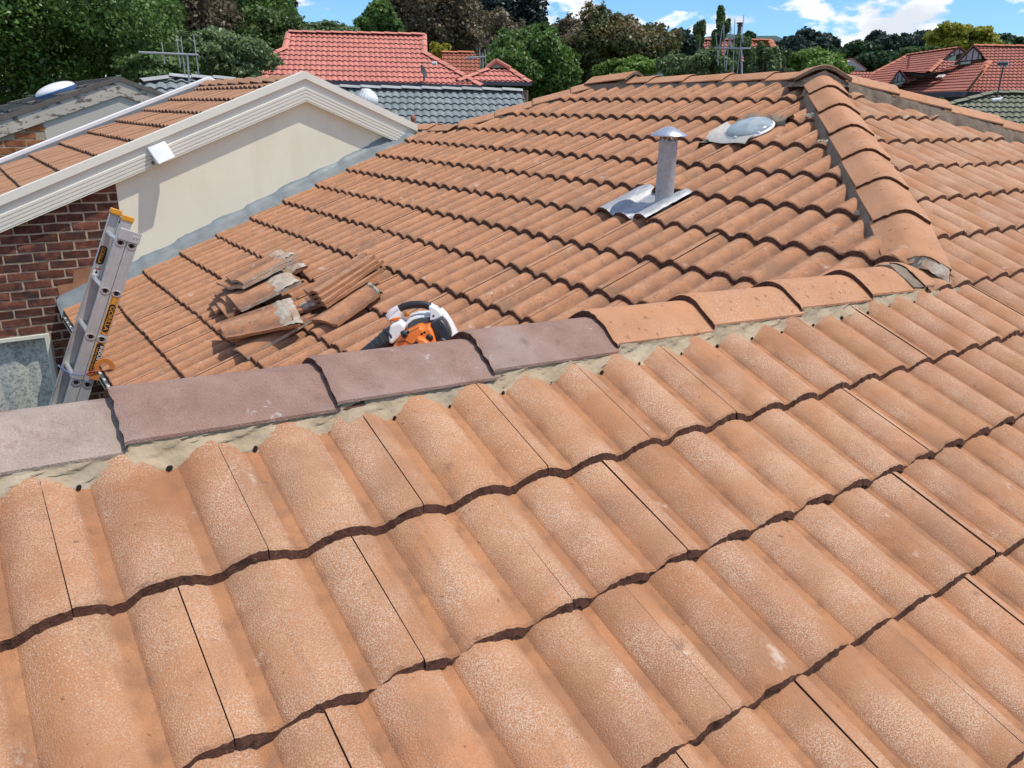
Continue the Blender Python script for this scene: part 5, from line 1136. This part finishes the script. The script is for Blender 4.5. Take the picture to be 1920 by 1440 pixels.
obj('gable_roof', MB().prism([T2, B2, B2+V(1.2, 1.5, 0), T2+V(1.2, 1.5, 0)], V(0, 0, .08)), M_RTILE3, SH)
pz, nz, fz = roof_plane([Z2(60, 522), Z2(310, 526), Z2(265, 640), Z2(60, 640)], f4, pit, at(*Z2(180, 523), 43.5)); tiled(SH, pz, nz, fz, .30, .32, [M_RTILE3, M_FARBUTT], .034, .04, 0, 8, stag=False); wall_under(SH, pz[3], pz[2], M_BRWALL, -2)
OH = thing('olive_roofed_house', 'olive green tiled hip roof at the right edge', 'house', at(1860, 200, 27))
po, n_o, f_o = roof_plane([Z2(1590, 752), Z2(2300, 748), Z2(2300, 1250), Z2(700, 1250), Z2(600, 1010)], toCam(1850), math.radians(23), at(1890, 172.5, 28)); tiled(OH, po, n_o, f_o, .32, .33, [M_OTILE, M_GREYBUTT], .038, .04, 0, 10, stag=False)
caps_line(OH, po[4], po[0], .14, M_OTILE, .42, .05); caps_line(OH, po[0], po[1], .14, M_OTILE, .42, .04); back_slope(OH, po[0], po[1], f_o, .4, 4, M_OTILE); wall_under(OH, po[3], po[2], M_BRWALL, -3)
Z3 = lambda x, y: (1240+x/5.333, 20+y/5.333)
MH = thing('orange_tiled_house', 'orange red roofed house half hidden behind the slender shrubs', 'house', at(1380, 110, 41))
pm, nm_, fm_ = roof_plane([Z3(330, 286), Z3(1090, 290), Z3(1175, 440), Z3(1230, 470), Z3(1100, 640), Z3(60, 640), Z3(90, 540)], toCam(1350), math.radians(25), at(1375, 74, 42)); tiled(MH, pm, nm_, fm_, .40, .36, [M_RTILE3, M_FARBUTT], .06, .04, 0, 10, stag=False)
caps_line(MH, pm[0], pm[1], .14, M_RCAP3, .5, .03); caps_line(MH, pm[2], pm[1], .14, M_RCAP3, .5, .03); back_slope(MH, pm[0], pm[1], fm_, .4, 4, M_RTILE3); wall_under(MH, pm[5], pm[4], M_BRWALL, -2)
cb = at(*Z3(770, 300), 42); ch = thing('chimney_flue', 'thin dark chimney flue on the orange red roof', 'flue', cb); s_ = 42/FPX*1.0
mb = MB(); mb.lathe(cb, [(.09, -.5), (.09, .60), (.12, .62), (.12, .68), (.07, .72), (.16, .73), (.16, .78), (.0004, .79)], 12); obj('pipe', mb, M_DGREY, ch)
TH_ = thing('flat_roofed_house', 'small dwelling with a dark flat roof beside the reddish tree', 'house', at(1250, 100, 38)); a = at(1215, 75, 38); b = at(1268, 76, 38); rt = unit(b-a)
obj('roof', MB().prism([at(1215, 73, 38), at(1270, 74, 38), at(1266, 81, 38), at(1215, 80, 38)], V(.6, .9, 0)), M_DGREY, TH_); wl = obj('wall', MB().prism([at(1215, 80, 38.3), at(1262, 81, 38.3), at(1262, 120, 38.3), at(1215, 120, 38.3)], V(.3, .5, 0)), M_BRWALL, TH_); obj('window', MB().prism([at(1246, 93, 38.2), at(1254, 93, 38.2), at(1254, 106, 38.2), at(1246, 106, 38.2)], V(.03, .05, 0)), M_WHITE, wl)

# TV aerials -------------------------------------------------------------
def aerial(label, D, mast, boom, els, r=.010, mr=.016, m=None):
    P = lambda q: at(q[0], q[1], D)
    t = thing('tv_aerial', label, 'aerial', P(mast[0]))
    obj('mast', MB().tube([P(q) for q in mast], mr, 8), m or M_GALV, t); obj('boom', MB().tube([P(boom[0]), P(boom[1])], r*1.3, 6), m or M_GALV, t)
    for a, b in els: obj('element', MB().tube([P(a), P(b)], r*.7, 6), M_GALV, t)
    return t
aerial('tall yagi aerial in front of the dark trees above the gabled roof', 11.0, ((357, 185), (353, 128), (351, 100)), ((260, 98), (372, 103)), (((303, 79), (309, 120)), ((332, 76), (338, 126)), ((339, 69), (347, 142)), ((363, 66), (373, 142)), ((278, 97), (281, 101)), ((290, 96), (292, 103))), .0095, .011)
aerial('small aerial in front of the russet roof beside the gablet', 27.0, ((906, 150), (905, 100)), ((872, 109), (911, 106)), (((899, 93), (901, 122)), ((909, 92), (911, 122)), ((885, 104), (886, 113)), ((878, 105), (879, 112))), .02, .02)
aerial('large aerial with long vertical rods in front of the slender shrubs', 13.0, ((1392, 175), (1391, 140), (1390, 88)), ((1340, 90), (1407, 91)), (((1342, 60), (1347, 122)), ((1355, 48), (1345, 117)), ((1357, 45), (1359, 127)), ((1370, 45), (1361, 134)), ((1378, 36), (1374, 140)), ((1395, 28), (1382, 140)), ((1371, 52), (1369, 90)), ((1391, 60), (1393, 80))), .008, .013)
t_ = aerial('aerial on a tall thin mast standing on the olive roof', 25.5, ((1868, 187), (1874, 160), (1882, 122)), ((1870, 120), (1890, 119)), (((1871, 116), (1872, 124)), ((1876, 114), (1877, 126)), ((1881, 113), (1882, 127)), ((1886, 114), (1887, 125)), ((1889, 116), (1890, 123))), .03, .02, M_DGREY)
obj('roof_flashing', MB().prism([at(1858, 188, 25.4), at(1880, 185, 25.4), at(1874, 189, 25.3), at(1862, 190, 25.3)], V(0, 0, .04)), M_WHITE, t_)

# ------------------------------------------------------------------ trees
def leaves(centers, size, rng, flat=.35, out=None, aspect=.6):
    n = len(centers); d = rng.normal(size=(n, 3)); 
    if out is not None: d = d*.8+out*.7+np.array([0, 0, .45])
    d /= np.linalg.norm(d, axis=1)[:, None]; a = np.cross(d, rng.normal(size=(n, 3))); a /= np.linalg.norm(a, axis=1)[:, None]; b = np.cross(d, a)
    s = size*rng.uniform(.55, 1.35, n)[:, None]
    v = np.stack([centers-a*s, centers+b*s*aspect+d*s*.15, centers+a*s, centers-b*s*aspect+d*s*.15], 1).reshape(-1, 3); return v
def quads_obj(name, v, m, parent, **k):
    n = len(v)//4; me = bpy.data.meshes.new(name); me.vertices.add(4*n); me.vertices.foreach_set('co', v.astype(np.float32).ravel()); me.loops.add(4*n); me.loops.foreach_set('vertex_index', np.arange(4*n, dtype=np.int32))
    me.polygons.add(n); me.polygons.foreach_set('loop_start', np.arange(0, 4*n, 4, dtype=np.int32)); me.polygons.foreach_set('loop_total', np.full(n, 4, np.int32)); me.materials.append(m); me.update(calc_edges=True); return link(name, me, parent, **k)
LM = {}
def lmat(key):
    pal = dict(green=((.030, .065, .013), (.072, .135, .028), (.140, .215, .050)), bright=((.05, .10, .016), (.11, .19, .03), (.17, .26, .05)), deep=((.018, .038, .016), (.034, .068, .026), (.065, .108, .040)),
               brown=((.062, .050, .028), (.120, .095, .055), (.19, .155, .09)), photinia=((.045, .065, .022), (.115, .115, .042), (.26, .145, .080)), pine=((.010, .020, .017), (.018, .032, .026), (.035, .052, .038)),
               pale=((.045, .080, .030), (.105, .155, .058), (.20, .25, .12)), yellow=((.10, .13, .02), (.25, .25, .028), (.40, .35, .05)), mid=((.03, .06, .015), (.07, .12, .03), (.13, .18, .06)), blue=((.018, .036, .030), (.034, .060, .044), (.060, .090, .060)))
    if key not in LM: LM[key] = leaf_mat('leaf_'+key, pal[key], .42)
    return LM[key]
def tree(name, label, cat, cx, top, wpx, bot, D, key, n, lobes=26, leaf=None, seed=0, shape='round', group=None, spread=1.0, gz=None, loose_=.12, dens=1.0):
    rng = np.random.default_rng(seed+100); k = D/FPX*1.02
    c0 = at(cx, (top+bot)/2, D); tp_ = at(cx, top, D); bt = at(cx, bot, D); rx = wpx/2*k; rz = (tp_[2]-bt[2])/2; cz = (tp_[2]+bt[2])/2; gz = ground_z(c0[0], c0[1]) if gz is None else gz
    gz = min(gz, bt[2]-.25)
    t = thing(name, label, cat, V(c0[0], c0[1], gz), group); ctr = V(c0[0], c0[1], cz); R = V(rx, rx*.9, rz); leaf = (leaf or 4.2*k)*.80; n = int(n*1.45)
    L_ = []; 
    for i in range(lobes):
        d = rng.normal(size=3); d /= np.linalg.norm(d); d[2] = d[2]*.9+.12; q = rng.uniform(.35, .82)
        if shape == 'cone': h = rng.uniform(-1, 1); w_ = (1-h)/2*.8+.1; a = rng.uniform(0, 6.28); p = V(w_*math.cos(a)*rng.uniform(.3, 1), w_*math.sin(a)*rng.uniform(.3, 1), h*.93); lr = .16+.22*w_
        elif shape == 'column': h = rng.uniform(-1, 1); a = rng.uniform(0, 6.28); w_ = math.sqrt(max(.04, 1-h*h))*.62; p = V(w_*math.cos(a), w_*math.sin(a), h*.88); lr = rng.uniform(.22, .36)
        else: p = d*q; lr = rng.uniform(.24, .44)
        L_.append((ctr+p*R, lr*spread, unit(p+1e-6)))
    per = np.array([l[1]**2 for l in L_]); per = (per/per.sum()*n).astype(int); cs = []; os_ = []
    for (c, lr, p), m in zip(L_, per):
        d = rng.normal(size=(m, 3)); d /= np.linalg.norm(d, axis=1)[:, None]; rr = (1-rng.exponential(loose_, m))[:, None]; rr = np.clip(rr, .05, 1)+rng.normal(0, .07, (m, 1))
        lump = 1+.16*np.sin(d[:, :1]*5+lr*40)*np.sin(d[:, 1:2]*6+lr*17)*np.sin(d[:, 2:]*5)
        sc = R*lr if shape != 'round' else np.array([R[0], R[1], (R[2]*.5+R[0]*.5) if R[2] > R[0] else R[2]])*lr
        cs.append(c+d*rr*lump*sc); os_.append(d*.8+p*.5)
    for i in range(int(lobes*2.2)):                               # loose sprigs that break the outline
        c, lr, p = L_[rng.integers(len(L_))]; d = rng.normal(size=3); d = unit(d+p*1.1+V(0, 0, .35)); m = max(6, n//(lobes*16))
        q = c+d*R*lr*rng.uniform(.95, 1.22); cs.append(q+rng.normal(size=(m, 3))*R*lr*np.array([.13, .13, .16])); os_.append(np.tile(d, (m, 1)))
    cs = np.concatenate(cs); os_ = np.concatenate(os_); quads_obj('crown', leaves(cs, leaf, rng, out=os_), lmat(key), t)
    mb = MB(); th = max(.05, rx*.07); b0 = V(c0[0], c0[1], gz); mid_ = V(c0[0]+rng.normal(0, .05)*rx, c0[1], cz-rz*.4); mb.tube([b0, (b0+mid_)/2+V(rng.normal(0, .03)*rx, 0, 0), mid_, ctr+V(0, 0, rz*.4)], [th*1.4, th, th*.8, th*.3], 10); obj('trunk', mb, M_BARK, t, smooth=True)
    for (c, lr, p) in L_[:10]:
        s = mid_+(ctr-mid_)*rng.uniform(0, .8); e = s+(c-s)*.85; mb = MB().tube([s, (s+e)/2+V(0, 0, -.03*rx)+rng.normal(0, .03, 3)*rx, e], [th*.4, th*.28, th*.10], 6); obj('limb', mb, M_BARK, t, smooth=True)
    return t
BACK = 'trees standing behind the houses'
tree('leafy_tree', 'huge dense green tree filling the upper left corner', 'tree', 60, -150, 480, 250, 21, 'green', 66000, 84, seed=1, spread=.75, group=BACK)
tree('leafy_tree', 'green tree just right of the huge corner tree', 'tree', 245, -110, 190, 150, 24, 'green', 24000, 34, seed=21, group=BACK)
tree('leafy_tree', 'low bright bush above the ridge of the charcoal roof', 'tree', 300, 95, 150, 165, 17.5, 'mid', 9000, 18, seed=22, group=BACK)
tree('bare_twigged_tree', 'thin dark brownish tree behind the yagi aerial', 'tree', 330, -90, 210, 150, 34, 'brown', 16000, 34, seed=2, group=BACK, loose_=.35)
tree('leafy_tree', 'pale leafed tree behind the yagi aerial rods', 'tree', 395, 55, 190, 165, 23, 'pale', 18000, 30, seed=3, group=BACK)
tree('leafy_tree', 'tall green tree rising left of the red ridge', 'tree', 425, -70, 210, 150, 38, 'green', 24000, 34, seed=4, group=BACK)
tree('dark_pine_tree', 'dark pine whose tip reaches the sky above the red ridge', 'tree', 520, -60, 120, 110, 62, 'pine', 12000, 40, seed=5, shape='cone', group=BACK)
tree('leafy_tree', 'rounded mid green tree directly behind the left end of the red ridge', 'tree', 500, 22, 180, 130, 35, 'mid', 16000, 28, seed=6, group=BACK)
tree('leafy_tree', 'grey green tree over the middle of the red ridge', 'tree', 606, 36, 160, 120, 36, 'pale', 16000, 28, seed=7, group=BACK)
tree('leafy_tree', 'green tree between the grey green tree and the brown casuarina', 'tree', 712, 8, 96, 110, 42, 'green', 12000, 24, seed=8, group=BACK)
tree('dark_pine_tree', 'dark conifer tip behind the green tree above the red ridge', 'tree', 720, -50, 70, 90, 70, 'pine', 9000, 34, seed=9, shape='cone', group=BACK)
tree('casuarina_tree', 'big grey brown casuarina right of the red ridge end', 'tree', 810, -45, 190, 140, 52, 'brown', 34000, 44, seed=10, group=BACK, loose_=.2)
tree('golden_shrub', 'small yellow green shrub beside the end of the red roof', 'shrub', 822, 78, 56, 125, 33, 'yellow', 3000, 10, seed=11, group='shrubs among the houses')
tree('dark_pine_tree', 'broad dark conifer behind the round green tree', 'tree', 905, -30, 170, 140, 75, 'pine', 14000, 40, seed=12, group=BACK)
tree('dark_pine_tree', 'tallest dark conifer against the white cloud', 'tree', 985, -30, 90, 140, 74, 'pine', 12000, 40, seed=13, shape='column', group=BACK)
tree('dark_pine_tree', 'low dark trees between the conifer and the reddish tree', 'tree', 1050, 30, 150, 150, 78, 'brown', 12000, 30, seed=14, group=BACK)
tree('casuarina_tree', 'dim brown tree behind the crown of the round green tree', 'tree', 940, 25, 150, 150, 66, 'brown', 12000, 30, seed=34, group=BACK)
tree('round_tree', 'round dark green tree right of the red gablet', 'tree', 985, 44, 205, 205, 29, 'green', 30000, 40, seed=15, group=BACK)
tree('reddish_tree', 'large tree with reddish new leaves in the middle of the skyline', 'tree', 1157, 14, 190, 190, 30, 'photinia', 32000, 44, seed=16, group=BACK, spread=.85)
tree('bright_shrub', 'bright green shrub above the left end of the upper ridge', 'shrub', 1180, 106, 110, 165, 21, 'bright', 9000, 18, seed=17, group='shrubs among the houses')
tree('leafy_tree', 'grey green low tree beside the flat roofed dwelling', 'tree', 1275, 55, 80, 130, 33, 'blue', 7000, 18, seed=35, group=BACK)
SHR = 'slender shrubs behind the upper ridge'
for i, (cx, tp, wd, bt, D, n, lb, tx) in enumerate(((1312, 28, 24, 90, 17, 1300, 9, 'thin wispy shrub top against the cloud left of the big aerial'), (1352, 18, 34, 95, 18, 2600, 12, 'taller slender shrub rising behind the big aerial'), (1270, 95, 70, 165, 17, 5000, 14, 'low shrub left of the big aerial'),
        (1330, 85, 85, 170, 16, 6500, 16, 'leafy shrub behind the left rods of the big aerial'), (1385, 70, 60, 165, 17, 5000, 14, 'shrub behind the mast of the big aerial'), (1432, 88, 60, 165, 16, 5500, 14, 'pale shrub right of the big aerial'), (1470, 95, 40, 165, 17, 3000, 10, 'narrow shrub left of the bright rounded shrub'))):
    tree('slender_shrub', tx, 'shrub', cx, tp, wd, bt, D, 'pale', n, lb, seed=40+i, shape='column' if wd < 61 else 'round', group=SHR, leaf=.042)
tree('bright_shrub', 'rounded lime green shrub left of the apex', 'shrub', 1535, 92, 125, 165, 20, 'bright', 9000, 20, seed=18, group='shrubs among the houses', leaf=.05)
tree('yellow_hedge_shrub', 'dull olive shrub right of the big aerial mast', 'shrub', 1412, 100, 40, 160, 19, 'mid', 2500, 10, seed=36, group='shrubs among the houses', leaf=.05)
FARG = 'dark trees on the far skyline'
for i, (cx, tp, wd, bt, D, key, n, tx) in enumerate(((1535, 57, 90, 130, 95, 'blue', 9000, 'dark rounded tree on the skyline above the lime green shrub'), (1485, 72, 70, 130, 92, 'blue', 6000, 'dark low tree left of the rounded skyline tree'), (1600, 80, 100, 150, 90, 'deep', 8000, 'green tree on the skyline right of the apex'),
        (1660, 62, 66, 120, 95, 'blue', 7000, 'dark tree behind the left end of the brick red ridge'), (1712, 58, 80, 120, 97, 'blue', 8000, 'widest dark skyline tree left of the yellow tree'), (1645, 95, 90, 140, 85, 'deep', 6000, 'lower green trees behind the brick red hip'), (1752, 60, 50, 110, 99, 'blue', 4000, 'dark tree half hidden by the yellow tree'),
        (1405, 60, 24, 90, 110, 'deep', 1400, 'tiny round tree beyond the orange red ridge'), (1900, 66, 90, 110, 100, 'deep', 6000, 'green trees at the right edge of the skyline'), (1860, 76, 50, 100, 90, 'mid', 3000, 'pale tree right of the yellow tree'))):
    tree('skyline_tree', tx, 'tree', cx, tp, wd, bt, D, key, n, 22, seed=60+i, group=FARG)
tree('golden_tree', 'bright yellow leafed tree above the gablets', 'tree', 1805, 44, 130, 105, 72, 'yellow', 12000, 30, seed=19, spread=.8, group=BACK)
tree('golden_shrub', 'yellowish shrub along the brick red ridge', 'shrub', 1715, 88, 70, 112, 60, 'mid', 2500, 12, seed=37, group='shrubs among the houses')
tree('bright_shrub', 'small leafy shrub below the dark gutter of the brick red house', 'shrub', 1762, 180, 24, 205, 30, 'bright', 700, 6, seed=38, group='shrubs among the houses', leaf=.05)
tree('leafy_tree', 'shaded tree trunk thicket below the round green tree', 'tree', 1060, 110, 130, 215, 34, 'deep', 9000, 20, seed=39, group=BACK)
